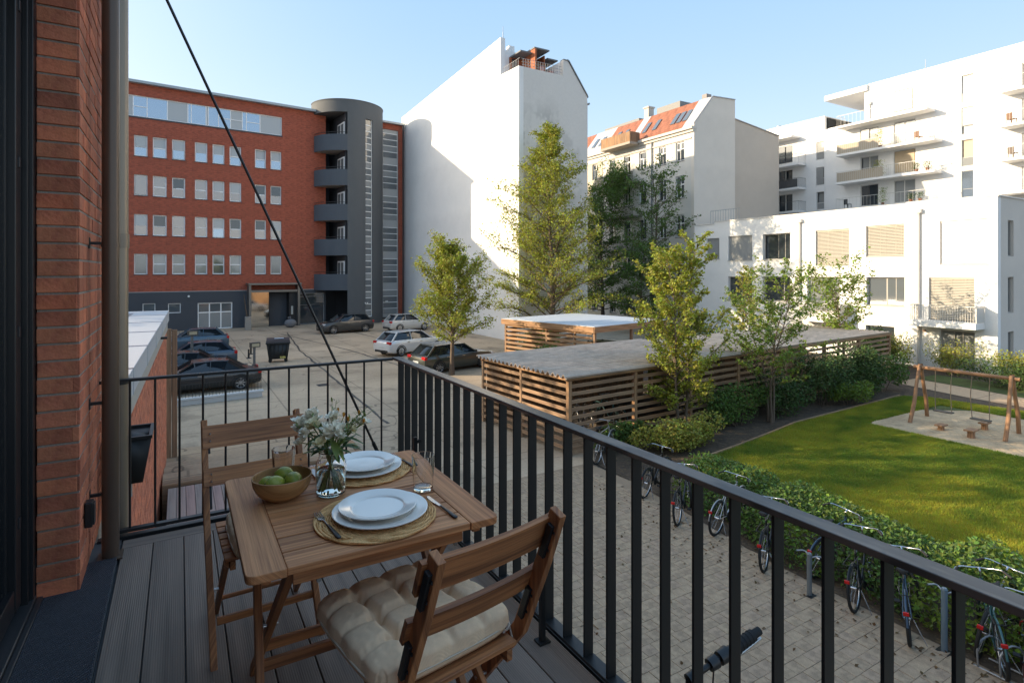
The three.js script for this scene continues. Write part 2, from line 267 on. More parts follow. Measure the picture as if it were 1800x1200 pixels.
// ---------------------------------------------------------------- balcony
{
  const d = new THREE.Group(); d.name = 'balcony_floor'; d.userData.kind = 'structure'; scene.add(d); d.position.set(0, DK, 0);
  obj('slab', [bb(-0.8, -0.32, -4.17, 1.36, -0.03, 4), bb(-0.8, -0.028, -4.16, -0.3, -0.006, 4)], M([0.1, 0.1, 0.1], 0.8), d);
  const g = bx(0.1505, 0.024, 5.2, 0, 0, 0, 0.003);
  for (let i = 0; i < 11; i++) { const b = obj('plank', [g], mDeck[i % 3], d); b.position.set(-0.212 + 0.1555 * i, -0.012 + rr(-0.0006, 0.0006), -1.38); }
  obj('edge_board', bb(-0.29, -0.024, -4.10, 1.40, -0.001, -3.985, 0.003), mDeck[0], d);
  obj('edge_beam', [bb(1.47, -0.28, -4.24, 1.52, -0.045, 4, 0.004), bb(1.40, -0.28, -4.24, 1.47, -0.262, 4), bb(-0.4, -0.28, -4.24, 1.47, -0.06, -4.19, 0.004)], mBlack, d);
  const weave = texture(256, 256, 0.06, 0.06, (u, v) => { const a = Math.sin((u + v) * 2 * Math.PI * 3), b = Math.sin((u - v) * 2 * Math.PI * 6); return clamp(0.5 + 0.35 * a + 0.2 * b * a + 0.2 * (noise(u * 40, v * 40, 40) - 0.5)); }, false);
  const weaveC = texture(256, 256, 0.12, 0.12, (u, v) => { const a = 0.5 + 0.5 * Math.sin((u + v) * 2 * Math.PI * 6), n = fbm(u * 30, v * 30, 30, 30, 3); const k = 0.25 + 1.5 * a * n + 0.5 * n; return [0.048 * k, 0.053 * k, 0.066 * k]; });
  const m = tag(obj('door_mat', bb(-0.575, DK - 0.004, -3.86, -0.302, DK + 0.009, 2, 0.003), M(null, 0.9, { map: weaveC, bumpMap: weave, bumpScale: 0.006 })), 'long dark blue woven mat in front of the door', 'mat');
  setUV(m.geometry, 2);

  // front railing: flat bars on edge
  const r = thing('front_railing', 'black front railing of flat upright bars with a worn top rail', 'railing', [1.42, DK, 0]);
  obj('top_rail', bb(-0.03, 0.938, -4.18, 0.032, 0.957, 3, 0.003), mRail, r);
  obj('bottom_rail', bb(-0.028, 0.045, -4.17, 0.028, 0.06, 3, 0.002), mBlack, r);
  const bg = bx(0.045, 0.878, 0.009, 0, 0, 0, 0.002);
  for (let k = -22; k < 26; k++) { const b = obj('baluster', [bg], mBlack, r); b.position.set(0, 0.499, -0.56 - 0.14 * k); }
  for (const z of [-2.06, -3.6, 0.4]) obj('stay', [bb(-0.075, 0.0, z - 0.012, -0.052, 0.5, z + 0.012, 0.002), bb(-0.09, 0, z - 0.025, -0.035, 0.008, z + 0.025), bb(-0.06, 0.46, z - 0.01, -0.02, 0.48, z + 0.01)], mBlack, r);
  // side railing: thin round bars
  const l = thing('side_railing', 'black side railing of thin round bars facing the car park', 'railing', [0, DK, -4.15]);
  obj('top_rail', bb(-0.36, 0.938, -0.02, 1.385, 0.955, 0.02, 0.003), mBlack, l);
  obj('bottom_rail', [bb(-0.36, 0.03, -0.02, 1.385, 0.05, 0.02, 0.002), bb(-0.42, -0.02, -0.03, 1.385, 0.01, 0.02, 0.002)], mBlack, l);
  for (let k = 0; k < 13; k++) obj('baluster', rod(V(-0.26 + 0.13 * k, 0.05, 0), V(-0.26 + 0.13 * k, 0.938, 0), 0.007, 0.007, 10), mBlack, l);
  const t = thing('tie_rod', 'thin black steel tie rod slanting up across the sky', 'rod', [1.38, DK + 0.02, -4.16]);
  obj('shaft', rod(V(0, 0, 0), V(-1.66, 3.76, 0), 0.009, 0.009, 12), mBlack, t); obj('turnbuckle', rod(V(-0.06, 0.136, 0), V(-0.14, 0.317, 0), 0.014, 0.014, 10), mBlack, t);
  obj('wall_plate', bx(0.3, 0.08, 0.1, -1.72, 3.74, 0), mBlack, t);
  // tapered box on the neighbouring wall
  const p = thing('hopper_box', 'black tapered box fixed to the orange brick wall behind the side railing', 'box', [-0.285, 4.105, -4.62]);
  const sec = (y, a, b) => [[-b, y, -a], [-b, y, a], [b, y, a], [b, y, -a], [-b, y, -a]];
  obj('body', loft([sec(-0.30, 0.12, 0.075), sec(0, 0.17, 0.125)]), M([0.012, 0.013, 0.014], 0.5), p); obj('rim', [bb(-0.13, 0, -0.18, 0.13, 0.02, -0.16), bb(-0.13, 0, 0.16, 0.13, 0.02, 0.18), bb(0.11, 0, -0.16, 0.13, 0.02, 0.16), bb(-0.13, 0, -0.16, -0.11, 0.02, 0.16)], mBlack, p);
  obj('outlet', rod(V(-0.02, -0.3, 0), V(-0.02, -0.42, 0), 0.03, 0.03, 14), mZinc, p);
}
// ---------------------------------------------------------------- brick annex left of the balcony
{
  const a = thing('brick_annex', 'low orange brick annex with wide pale metal coping beyond the side railing', 'building', [-0.45, 0, -6.3], 89.01 * deg);
  const L = 10.1, mc = M([0.50, 0.51, 0.53], 0.5, { metalness: 0.15, bumpMap: plasterBump, bumpScale: 0.001 });
  obj('wall', [bb(-0.02, 0, -9, L, 3.72, -0.035), bb(0, 3.72, -0.3, L, 4.0, -0.035), bb(L - 0.3, 3.72, -9, L, 4.0, -0.3)], mMortar, a);
  brickwork(a, 0, L, 0.02, 3.76, 300, { order: (x, y) => x + Math.max(0, 2.6 - y) * 1.6 });
  obj('end_wall', bb(L, 0, -9, L + 0.02, 3.76, -0.005), mRedFacade, a);
  obj('coping', [bb(-0.02, 4.0, -0.62, L + 0.05, 4.25, 0.05, 0.006), bb(L - 0.6, 4.0, -9, L + 0.05, 4.249, -0.622, 0.006)], mc, a);
  for (let k = 0; k < 5; k++) obj('coping_seam', bb(0.4 + 2 * k, 3.996, -0.63, 0.425 + 2 * k, 4.262, 0.056), mc, a);
  obj('fascia', bb(0, 3.77, -0.03, L + 0.02, 4.0, 0.02), M([0.42, 0.39, 0.34], 0.7), a);
  obj('drain_spout', bb(6.6, 3.9, 0.02, 6.72, 3.94, 0.13), mBlack, a);
  obj('roof_felt', bb(0, 3.73, -9, L - 0.6, 3.8, -0.6), M([0.25, 0.26, 0.27], 0.9), a);
  const w = thing('timber_screen', 'weathered brown timber screen beside the far end of the annex', 'screen', [-0.28, 0, -17.0]);
  for (let k = 0; k < 2; k++) obj('plank', bb(-0.02 + 0.13 * k, 0, -0.03, 0.1 + 0.13 * k, 3.75 - 0.03 * k, 0.03, 0.004), mSlat[k], w);
  obj('post', bb(0.0, 0, -0.13, 0.1, 3.6, -0.032), mSlat[1], w);
}
// ---------------------------------------------------------------- ground
const sheet = (pts, y) => { const s = new THREE.Shape(pts.map(p => new THREE.Vector2(p[0], -p[1]))); const g = flat(new THREE.ShapeGeometry(s)); g.rotateX(-Math.PI / 2); g.translate(0, y, 0); const p = g.attributes.position, uv = new Float32Array(p.count * 2); for (let i = 0; i < p.count; i++) { uv[2 * i] = p.getX(i); uv[2 * i + 1] = p.getZ(i); } g.setAttribute('uv', new THREE.BufferAttribute(uv, 2)); return g; };
const rect = (x0, z0, x1, z1) => [[x0, z0], [x0, z1], [x1, z1], [x1, z0]];
const concreteTex = texture(1024, 1024, 14, 14, (u, v) => {
  const a = fbm(u * 6, v * 6, 6, 6, 5), b = noise(u * 300, v * 300, 300), c = Math.abs(fbm(u * 5 + 3, v * 5, 5, 5, 4) - 0.5), st = sstep(0.60, 0.78, fbm(u * 9 + 1, v * 9 + 5, 9, 9, 5));
  const crack = c < 0.0045 ? 0.55 : 1; const gx = Math.abs(u * 4 - Math.round(u * 4)), gy = Math.abs(v * 4 - Math.round(v * 4)), jt = Math.min(gx, gy) < 0.006 ? 0.62 : 1;
  const k = (0.78 + 0.4 * (a - 0.5) + 0.16 * (b - 0.5)) * crack * jt * (1 - 0.33 * st); return [0.56 * k, 0.435 * k, 0.305 * k];
});
const soilTex = texture(512, 512, 2.5, 2.5, (u, v) => { const a = fbm(u * 12, v * 12, 12, 12, 5), b = noise(u * 150, v * 150, 150), l = noise(u * 60, v * 60, 60) > 0.8 ? 1 : 0; const k = 0.55 + 0.8 * a + 0.3 * (b - 0.5); return [0.075 * k + l * 0.05, 0.052 * k + l * 0.035, 0.034 * k + l * 0.012]; });
const sandTex = texture(512, 512, 3, 3, (u, v) => { const a = fbm(u * 9, v * 9, 9, 9, 5), b = noise(u * 220, v * 220, 220); const k = 0.75 + 0.5 * (a - 0.5) + 0.35 * (b - 0.5); return [0.66 * k, 0.48 * k, 0.29 * k]; });
const sandBump = texture(256, 256, 1.2, 1.2, (u, v) => fbm(u * 10, v * 10, 10, 10, 5), false);
const lawnTex = texture(512, 512, 3, 3, (u, v) => { const a = fbm(u * 10, v * 10, 10, 10, 5), b = noise(u * 180, v * 180, 180); const k = 0.65 + 0.7 * (a - 0.5) + 0.7 * (b - 0.5); return [0.08 * k + 0.012, 0.115 * k + 0.012, 0.018 * k + 0.004]; });
structure('ground', sheet(rect(-150, -180, 220, 120), -0.03), M([0.17, 0.16, 0.145], 0.95));
structure('parking_lot', sheet(rect(-60, -75, 40, -12.2), 0), M(null, 0.9, { map: concreteTex, bumpMap: sandBump, bumpScale: 0.004 }));
{ // sealed cracks and a drain in the car park
  const seam = pts => { const g = []; for (let i = 0; i < pts.length - 1; i++) { const [a, b] = [pts[i], pts[i + 1]], n = Math.ceil(Math.hypot(b[0] - a[0], b[1] - a[1]) / 0.8); let p = V(a[0], 0.005, a[1]); for (let k = 1; k <= n; k++) { const q = V(mix(a[0], b[0], k / n) + (k < n ? gauss() * 0.05 : 0), 0.005, mix(a[1], b[1], k / n) + (k < n ? gauss() * 0.05 : 0)); g.push(bar(p, q, 0.003, rr(0.07, 0.13))); p = q; } } structure('tar_seam', g, M([0.055, 0.05, 0.045], 0.6)); };
  seam([[8.0, -52.0], [6.9, -40], [6.6, -30], [6.3, -23], [6.2, -19]]); seam([[12.6, -54], [13.6, -43], [14.4, -38]]); seam([[7.2, -52], [9.8, -38], [10.6, -30], [11.5, -25]]);
  const d = thing('drain_grate', 'small square drain grate in the open tarmac', 'drain', [5.7, 0.004, -27]); obj('frame', frameBars(-0.25, -0.25, 0.25, 0.25, 0.04, 0, 0.01).map(g => g.rotateX(-Math.PI / 2)), M([0.06, 0.06, 0.06], 0.6), d); for (let k = 0; k < 6; k++) obj('bar', bb(-0.21, 0.0, -0.19 + k * 0.07, 0.21, 0.008, -0.16 + k * 0.07), M([0.06, 0.06, 0.06], 0.6), d);
}
{ // the path of concrete pavers below the balcony
  const P = new THREE.Group(); P.name = 'paved_path'; P.userData.kind = 'structure'; scene.add(P);
  obj('sand_bed', sheet([[-0.6, 12], [9.15, 12], [9.15, -6.5], [9.7, -10.6], [9.6, -12.3], [-0.6, -12.3]], 0.006), M([0.29, 0.215, 0.145], 0.95), P);
  const tone = [[0.42, 0.31, 0.205], [0.405, 0.298, 0.198], [0.435, 0.322, 0.212], [0.41, 0.30, 0.205]].map(c => c);
  const grain = texture(256, 256, 0.8, 0.8, (u, v) => { const k = 0.82 + 0.55 * (fbm(u * 12, v * 12, 12, 12, 4) - 0.5) + 0.3 * (noise(u * 120, v * 120, 120) - 0.5); return [k, k, k]; });
  const mats = tone.map(c => M(c, 0.9, { map: grain, bumpMap: sandBump, bumpScale: 0.002 })), list = [];
  for (let i = 0; i < 46; i++) for (let j = 0; j < 118; j++) {
    const x = 0.0 + i * 0.202 + (j % 2) * 0.101, z = 11.4 - j * 0.202; const lim = z < -6.5 ? mix(9.1, 9.6, clamp((-6.5 - z) / 4)) : 9.08;
    if (x > lim || x < 0.4 || z < -12.2) continue; if (rnd() < 0.004) continue;
    const l = x * 0.863 + z * 0.504, d = x * 0.505 - z * 0.863; const vis = d > 0.5 && Math.abs(l / d) < 0.95 && 5.2 / d < 0.76; list.push([x, z, vis ? d : 1e3 + d]);
  }
  list.sort((a, b) => a[2] - b[2]);
  const g = [0, 1, 2].map(k => bx(0.1995 - k * 0.0015, 0.05, 0.1995 - (k === 1) * 0.002, 0, 0, 0, 0.006)), rest = [];
  list.forEach(([x, z], n) => {
    const k = Math.floor(rnd() * 3), m = Math.floor(rnd() * 4), y = 0.004 + rr(-0.003, 0.003), t = rr(-0.012, 0.012), tx = rr(-0.008, 0.008);
    if (n < 300) { const b = obj('paver', [g[k]], mats[m], P); b.position.set(x, y, z); b.rotation.set(tx, t, tx); }
    else { const q = g[k].clone(); q.rotateY(t); q.rotateX(tx); q.translate(x, y, z); const c = new Float32Array(q.attributes.position.count * 3); for (let i = 0; i < c.length; i += 3) c.set(tone[m], i); q.setAttribute('color', new THREE.BufferAttribute(c, 3)); rest.push(q); }
  });
  const o = obj('paver_field', rest, M(null, 0.9, { map: grain, vertexColors: true }), P); o.userData.kind = 'stuff';
}
structure('planting_bed', sheet([[9.16, 12], [31.2, 12], [35, -2], [35.2, -31], [17, -31], [17, -21], [9.72, -12.2], [9.72, -10.6], [9.16, -6.4]], 0.006), M(null, 0.95, { map: soilTex, bumpMap: sandBump, bumpScale: 0.03 }));
const lawnOutline = [[11.2, 12], [27.0, 12], [27.0, -8.6], [26.7, -11.5], [26.0, -12.25], [21.98, -12.05], [18.2, -11.85], [14.0, -11.1], [12.4, -10.9], [11.0, -10.2], [11.2, -8.5]];
structure('lawn', sheet(lawnOutline, 0.012), M(null, 0.95, { map: lawnTex, bumpMap: sandBump, bumpScale: 0.03 }));
structure('sand_pit', sheet([[20.35, -10.55], [20.1, -8.5], [20.2, -6.6], [20.6, -3.5], [22.5, -2.4], [25.2, -2.8], [25.9, -6.5], [25.6, -9.6], [23.8, -10.9], [21.6, -11.0]], 0.022), M(null, 0.95, { map: sandTex, bumpMap: sandBump, bumpScale: 0.05 }));
structure('garden_path', sheet([[27.4, 12], [29.3, 12], [29.6, -4], [30.0, -9.5], [30.9, -14], [29.0, -14], [28.1, -10.6], [27.6, -6]], 0.018), M(null, 0.9, { map: concreteTex, color: lin(1.05, 0.95, 0.85) }));
structure('grass_verge', sheet([[29.7, -4], [30.1, -9.5], [31.0, -14], [33, -14], [32.4, -4]], 0.016), M(null, 0.95, { map: lawnTex }));
{ const k = new THREE.Group(); k.name = 'lawn_edging'; k.userData.kind = 'structure'; scene.add(k); const e = [[12.4, -10.92], [14.0, -11.14], [16.1, -11.5], [18.2, -11.9], [20.1, -12.0], [21.98, -12.1], [24, -12.2], [26.0, -12.32]]; for (let i = 0; i < e.length - 1; i++) obj('edging_board', bar(V(e[i][0] + 0.01, 0.03, e[i][1]), V(e[i + 1][0] - 0.01, 0.03, e[i + 1][1]), 0.12, 0.05, 0.004), mSlat[i % 3], k); }
{ // grass: blades in tufts, one object
  const bl = [], n = 9; for (let i = 0; i < n; i++) { const a = i / n * 6.283 + rr(-0.4, 0.4), r = rr(0.0, 0.04), h = rr(0.04, 0.085), lean = rr(0.01, 0.045), w = rr(0.004, 0.008); const x = r * Math.cos(a), z = r * Math.sin(a), c = Math.cos(a), s = Math.sin(a); bl.push([x - s * w, 0, z + c * w, x + s * w, 0, z - c * w, x + c * lean, h, z + s * lean]); }
  const g = new THREE.BufferGeometry(); g.setAttribute('position', new THREE.Float32BufferAttribute(bl.flat(), 3)); g.setAttribute('uv', new THREE.Float32BufferAttribute(new Float32Array(n * 6), 2)); g.computeVertexNormals();
  const inside = (x, z) => { let c = false; const P = lawnOutline; for (let i = 0, j = P.length - 1; i < P.length; j = i++) if ((P[i][1] > z) !== (P[j][1] > z) && x < (P[j][0] - P[i][0]) * (z - P[i][1]) / (P[j][1] - P[i][1]) + P[i][0]) c = !c; return c; };
  const N = 150000, im = new THREE.InstancedMesh(g, MP(null, 0.85, { side: THREE.DoubleSide, transmission: 0.35, thickness: 0, ior: 1.3 }), N), m = new THREE.Matrix4(), q = new THREE.Quaternion(), up = V(0, 1, 0); let k = 0;
  while (k < N) {
    const x = rr(11, 27), z = rr(-12.2, -1); if (z > 0.8 - 0.2 * x) continue; if (!inside(x, z) || (x > 20.3 && x < 25.6 && z > -10.7 && z < -2.5)) continue;
    const tone = clamp(0.75 * sstep(0.34, 0.64, fbm(x * 0.55 + 40, z * 0.9 + 40, 256, 256, 4)) + 0.5 * (noise(x * 3 + 9, z * 3 + 80) - 0.3)), s = rr(0.7, 1.35); q.setFromAxisAngle(up, rnd() * 6.283); m.compose(V(x, 0.012, z), q, V(s, s * rr(0.7, 1.1), s)); im.setMatrixAt(k, m);
    im.setColorAt(k, lin(mix(0.14, 0.40, tone) * rr(0.75, 1.25), mix(0.22, 0.40, tone) * rr(0.8, 1.2), mix(0.02, 0.035, tone))); k++;
  }
  im.name = 'grass'; im.castShadow = im.receiveShadow = true; tag(im, 'short green lawn grass round the sand pit', 'grass'); im.userData.kind = 'stuff'; scene.add(im);
}
// ---------------------------------------------------------------- window kit (local x along the wall, y up, z out of it)
function frameBars(x0, y0, x1, y1, w, z0, z1, xs = [], ys = []) {
  const g = [bb(x0, y0, z0, x0 + w, y1, z1), bb(x1 - w, y0, z0, x1, y1, z1), bb(x0 + w, y1 - w, z0, x1 - w, y1, z1), bb(x0 + w, y0, z0, x1 - w, y0 + w, z1)];
  xs.forEach(x => g.push(bb(x - w / 2, y0 + w, z0 + 0.003, x + w / 2, y1 - w, z1 - 0.003))); ys.forEach(y => g.push(bb(x0 + w, y - w / 2, z0 + 0.006, x1 - w, y + w / 2, z1 - 0.006))); return g;
}
function win(parent, x0, y0, x1, y1, { z = -0.12, xs = [], ys = [], w = 0.06, frame = mWhiteFrame, pane = 2, sill = null, name = 'window' } = {}) {
  const f = obj(name, frameBars(x0, y0, x1, y1, w, z - 0.06, z, xs, ys), frame, parent), X = [x0 + w, ...xs, x1 - w], Y = [y0 + w, ...ys, y1 - w];
  for (let i = 0; i < X.length - 1; i++) for (let j = 0; j < Y.length - 1; j++) { const k = typeof pane === 'function' ? pane(i, j) : pane; const p = obj('pane', bb(X[i], Y[j], -0.03, X[i + 1], Y[j + 1], -0.02), k.isMaterial ? k : mPane[k], f); p.position.z = z - 0.012; p.rotation.set(rr(-0.004, 0.004), rr(-0.012, 0.012), 0); }
  if (sill) obj('sill', bb(x0 - 0.05, y0 - 0.05, z, x1 + 0.05, y0, 0.05), sill, f);
  return f;
}
function blinds(parent, x0, y0, x1, y1, z, mat, pitch = 0.075, tilt = 0.5) {
  const g = []; for (let y = y0 + pitch / 2; y < y1; y += pitch) { const b = bx(x1 - x0, 0.003, pitch * 1.02, 0, 0, 0); b.rotateX(tilt); b.translate((x0 + x1) / 2, y, z); g.push(b); }
  for (const x of [x0 + 0.15, (x0 + x1) / 2, x1 - 0.15]) g.push(bb(x - 0.004, y0, z + 0.03, x + 0.004, y1, z + 0.034)); g.push(bb(x0, y1 - 0.02, z - 0.03, x1, y1 + 0.04, z + 0.03), bb(x0, y0 - 0.01, z - 0.02, x1, y0 + 0.02, z + 0.02));
  return obj('blind', g, mat, parent);
}
// ---------------------------------------------------------------- red brick office block with the round tower
{
  const b = thing('brick_office_block', 'long red brick office block with white windows and a grey round tower', 'building', [2.68, 0, -58.38], 5.8 * deg);
  const cols = [[-6.04, -5.07], [-4.69, -3.66], [-3.26, -2.25], [-1.5, -0.5], [-0.09, 0.9], [1.32, 2.32], [3.5, 4.5], [4.9, 5.9]], rows = [[5.0, 6.76], [8.34, 10.14], [11.73, 13.5], [15.08, 16.85]];
  const holes = []; for (const [x0, x1] of cols) for (const [y0, y1] of rows) holes.push([x0, y0, x1, y1]); holes.push([-6.55, 18.42, 5.95, 20.22]);
  obj('brick_wall', [plate([[-6.7, 3.5], [10.2, 3.5], [10.2, 21.2], [-6.7, 21.2]], holes, 0.3), plate([[18.18, 0.3], [18.65, 0.3], [18.65, 21.3], [18.18, 21.3]], [], 0.3), plate([[15.0, 20.7], [18.18, 20.7], [18.18, 21.3], [15.0, 21.3]], [], 0.3)], mRedFacade, b);
  obj('core', [bb(-6.7, 0, -13, 9.5, 21.1, -0.5), bb(9.5, 0, -13, 18.65, 21.1, -2.4)], mAnthracite, b);
  const mSill = M([0.05, 0.055, 0.065], 0.6), choose = [1, 1, 1, 1, 1, 2, 1, 0];
  for (const [ci, [x0, x1]] of cols.entries()) for (const [ri, [y0, y1]] of rows.entries()) { const k = ri === 0 ? 1 : (ri < 3 && (ci * 7 + ri * 5) % 4 === 0 ? 0 : choose[(ci * 3 + ri * 5) % 8]); const up = (ci * 5 + ri * 3) % 7, kk = (i, j) => ri === 3 ? (j ? mPaneCurtain : mPaneMirror) : ri === 0 ? (up % 3 ? 1 : 2) : k === 0 ? (j ? 0 : mPaneRose) : up === 2 ? (j ? mPaneCurtain : mPaneMirror) : up % 2 ? (j ? mPaneCurtain : mPaneRose) : mPaneRose; win(b, x0, y0, x1, y1, { ys: [y0 + (y1 - y0) * (ri ? 0.46 : 0.5)], w: 0.09, pane: kk, sill: mSill, z: -0.14 }); }
  const xs = [-6.1, -5.1, -3.6, -2.04, -1.77, -0.6, -0.41, 0.42, 1.42, 2.42, 2.77, 3.97];
  const rb = obj('ribbon_window', frameBars(-6.55, 18.42, 5.95, 20.22, 0.07, -0.18, -0.1, xs), mWhiteFrame, b), X = [-6.5, ...xs, 5.9];
  for (let i = 0; i < X.length - 1; i++) obj('pane', bb(X[i], 18.48, -0.15, X[i + 1], 20.16, -0.14), [mPaneCurtain, mPaneMirror, mPaneMirror][i % 3], rb);
  for (const [x0, x1] of [[0.42, 1.42], [1.42, 2.42], [2.77, 3.97], [-6.1, -5.1]]) obj('transom', bb(x0, 19.28, -0.139, x1, 19.34, -0.1), mWhiteFrame, rb);
  obj('ribbon_ledge', bb(-6.6, 18.30, -0.1, 6.0, 18.418, 0.05), mSill, b);
  obj('roof_edge', [bb(-6.9, 21.2, -13, 10.5, 21.42, 0.45), bb(15, 21.3, -13, 18.8, 21.5, 0.4)], M([0.36, 0.40, 0.42], 0.5, { metalness: 0.3 }), b);
  obj('base_trim', bb(-6.7, 3.44, 0.0, 9.0, 3.5, 0.03), mZinc, b);
  // dark ground floor
  obj('plinth_wall', plate([[-6.7, 0], [10.2, 0], [10.2, 3.44], [-6.7, 3.44]], [[-5.43, 1.65, -4.5, 2.5], [-3.56, 1.6, -2.6, 2.45], [-1.28, 0.02, 1.56, 2.42], [3.0, 0.02, 7.25, 3.4], [7.4, 0.02, 10.05, 3.1]], 0.3), mAnthracite, b);
  win(b, -5.43, 1.65, -4.5, 2.5, { pane: 2, z: -0.08 }); win(b, -3.56, 1.6, -2.6, 2.45, { pane: 2, z: -0.08 });
  win(b, -1.28, 0.02, 1.56, 2.42, { name: 'glazed_door', xs: [-0.33, 0.61], ys: [1.55], pane: (i, j) => (j ? 2 : 1), w: 0.09, z: -0.08 });
  win(b, 7.4, 0.02, 10.05, 3.1, { name: 'shop_window', ys: [1.95, 2.4, 2.75], pane: 0, w: 0.06, frame: mZinc, z: -0.12 });
  const pt = obj('entrance_portal', [bb(2.8, 0, 0.003, 3.0, 4.0, 0.9), bb(7.2, 0, 0.003, 7.42, 4.0, 0.9), bb(2.7, 4.0, 0.003, 7.5, 4.16, 1.15), bb(3.0, 3.3, 0.003, 7.2, 3.5, 0.8)], M([0.20, 0.19, 0.18], 0.35, { metalness: 0.7 }), b);
  obj('mirror_panel', bb(3.02, 0.02, 0.1, 4.7, 3.28, 0.14), M([0.62, 0.6, 0.55], 0.06, { metalness: 1 }), pt); obj('gate_reveal', [bb(4.72, 0, -4, 4.8, 3.3, 0.1), bb(6.5, 0, -4, 7.2, 3.3, 0.5), bb(4.72, 3.22, -4, 7.2, 3.3, 0), bb(4.7, 0, -4.1, 7.2, 3.3, -4)], M([0.02, 0.02, 0.022], 0.7), pt); obj('door_panel', bb(6.66, 1.1, 0.5, 6.84, 1.9, 0.56), M([0.4, 0.4, 0.38], 0.5), pt);
  obj('camera_lamp', rod(V(-2.0, 3.05, 0.02), V(-2.0, 3.05, 0.14), 0.07, 0.09, 12), mWhiteFrame, b);
  for (const x of [13.1, 16.2]) obj('wall_lamp', [bx(0.1, 0.12, 0.1, x, 2.1, x < 14 ? 3.27 : 1.2), bx(0.1, 0.12, 0.1, x + 0.22, 2.1, x < 14 ? 3.25 : 1.05)], mWhiteFrame, b);
  // stair glazing
  const sg = obj('stair_glazing', [bb(16.2, 0.3, -0.25, 18.18, 20.7, -0.12)], M([0.42, 0.43, 0.43], 0.6), b);
  for (let f = 0; f < 6; f++) for (let r = 0; r < 4; r++) { const y0 = 0.65 + f * 3.4 + r * 0.66; if (y0 > 20.2) break; obj('pane', bb(16.45, y0, -0.12, 18.02, y0 + 0.56, -0.10), mPane[(f + r) % 3 === 0 ? 1 : 2], sg); obj('transom', bb(16.4, y0 + 0.57, -0.12, 18.1, y0 + 0.65, -0.07), mWhiteFrame, sg); }
  obj('rain_pipe', rod(V(18.7, 0, 0.1), V(18.7, 21.3, 0.1), 0.06, 0.06, 10), M([0.06, 0.05, 0.05], 0.5), b);
  // round tower
  const cx = 12.6, cz = -0.4, R = 3.6, A = a => a * deg;
  obj('tower_wall', [arc(cx, cz, R, A(-20), A(9), 0, 21.0, 0.3, 10), arc(cx, cz, R, A(22.5), A(100), 0, 21.0, 0.3, 28), arc(cx, cz, R, A(9), A(22.5), 20.55, 21.0, 0.3, 6), arc(cx, cz, R, A(9), A(22.5), 0, 0.7, 0.3, 6), arc(cx, cz, R, A(-100), A(100), 21.0, 22.2, 0.3, 60)], mTower, b);
  obj('tower_roof', [rod(V(cx, 21.02, cz), V(cx, 21.2, cz), R - 0.31, R - 0.31, 48), arc(cx, cz, R + 0.04, A(-100), A(100), 22.2, 22.28, 0.4, 60)], mTower, b);
  const slot = obj('slot_window', [arc(cx, cz, R - 0.1, A(9), A(9.8), 0.7, 20.55, 0.1, 1), arc(cx, cz, R - 0.1, A(21.7), A(22.5), 0.7, 20.55, 0.1, 1)], mWhiteFrame, b);
  for (let y = 0.7, i = 0; y < 20.4; y += 0.62, i++) { obj('pane', arc(cx, cz, R - 0.14, A(9.8), A(21.7), y + 0.07, Math.min(y + 0.62, 20.5), 0.02, 4), i % 3 ? mPane[2] : mPane[1], slot); obj('transom', arc(cx, cz, R - 0.09, A(9.8), A(21.7), y, y + 0.07, 0.09, 4), mWhiteFrame, slot); }
  // recessed balconies on the left flank of the tower
  obj('recess_wall', [bb(9.0, 0, -2.4, 12.0, 21, -2.2), bb(11.28, 3.4, -2.2, 11.4, 21, 2.7)], M([0.045, 0.048, 0.055], 0.8), b);
  for (let f = 0; f < 5; f++) {
    const y = 3.4 + 3.45 * f, bal = obj('balcony', [arc(cx, cz, R, A(-92), A(-20), y, y + 1.6, 0.14, 18)], plaster([0.085, 0.10, 0.12]), b);
    const s = new THREE.Shape(); s.moveTo(cx, 0.0); for (let i = 0; i <= 16; i++) { const a = A(mix(-92, -20, i / 16)); s.lineTo(cx + (R - 0.142) * Math.sin(a), -(cz + (R - 0.142) * Math.cos(a))); } s.closePath();
    const fl = flat(new THREE.ExtrudeGeometry(s, { depth: 0.3, bevelEnabled: false })); fl.rotateX(-Math.PI / 2); fl.translate(0, y + 0.02, 0); obj('balcony_floor', setUV(fl), M([0.30, 0.28, 0.25], 0.8), bal);
    obj('handrail', arc(cx, cz, R - 0.03, A(-92), A(-20), y + 1.78, y + 1.82, 0.05, 18), mBlack, bal);
    const dr = obj('balcony_door', [bb(11.2, y + 0.35, 0.6, 11.275, y + 2.9, 2.5)], mWhiteFrame, b); for (const z0 of [0.75, 1.65]) obj('pane', bb(11.185, y + 0.5, z0, 11.2, y + 2.75, z0 + 0.7), mPane[1], dr);
  }
}
// the neighbour that carries on the street front to the left, and a house added out of view to shade the car park: their shadows fall into the court
{
  const n = thing('neighbour_house', 'plain brick house adjoining the office block on its left', 'building', [-4.2, 0, -57.9], 5.8 * deg);
  obj('wall', bb(-60, 0, -12, 0, 16.4, -0.05), mRedFacade, n); obj('roof_edge', bb(-60.2, 16.4, -12.2, 0, 16.6, 0.1), mZinc, n);
  const m = thing('added_shade_house', 'added low white house out of view that shades the car park', 'building', [-14, 0, -18]);
  obj('wall', bb(-10, 0, -33, 0, 8.2, 0), mWhite, m); obj('roof_edge', bb(-10.2, 8.2, -33.2, 0.15, 8.4, 0.15), mZinc, m);
}
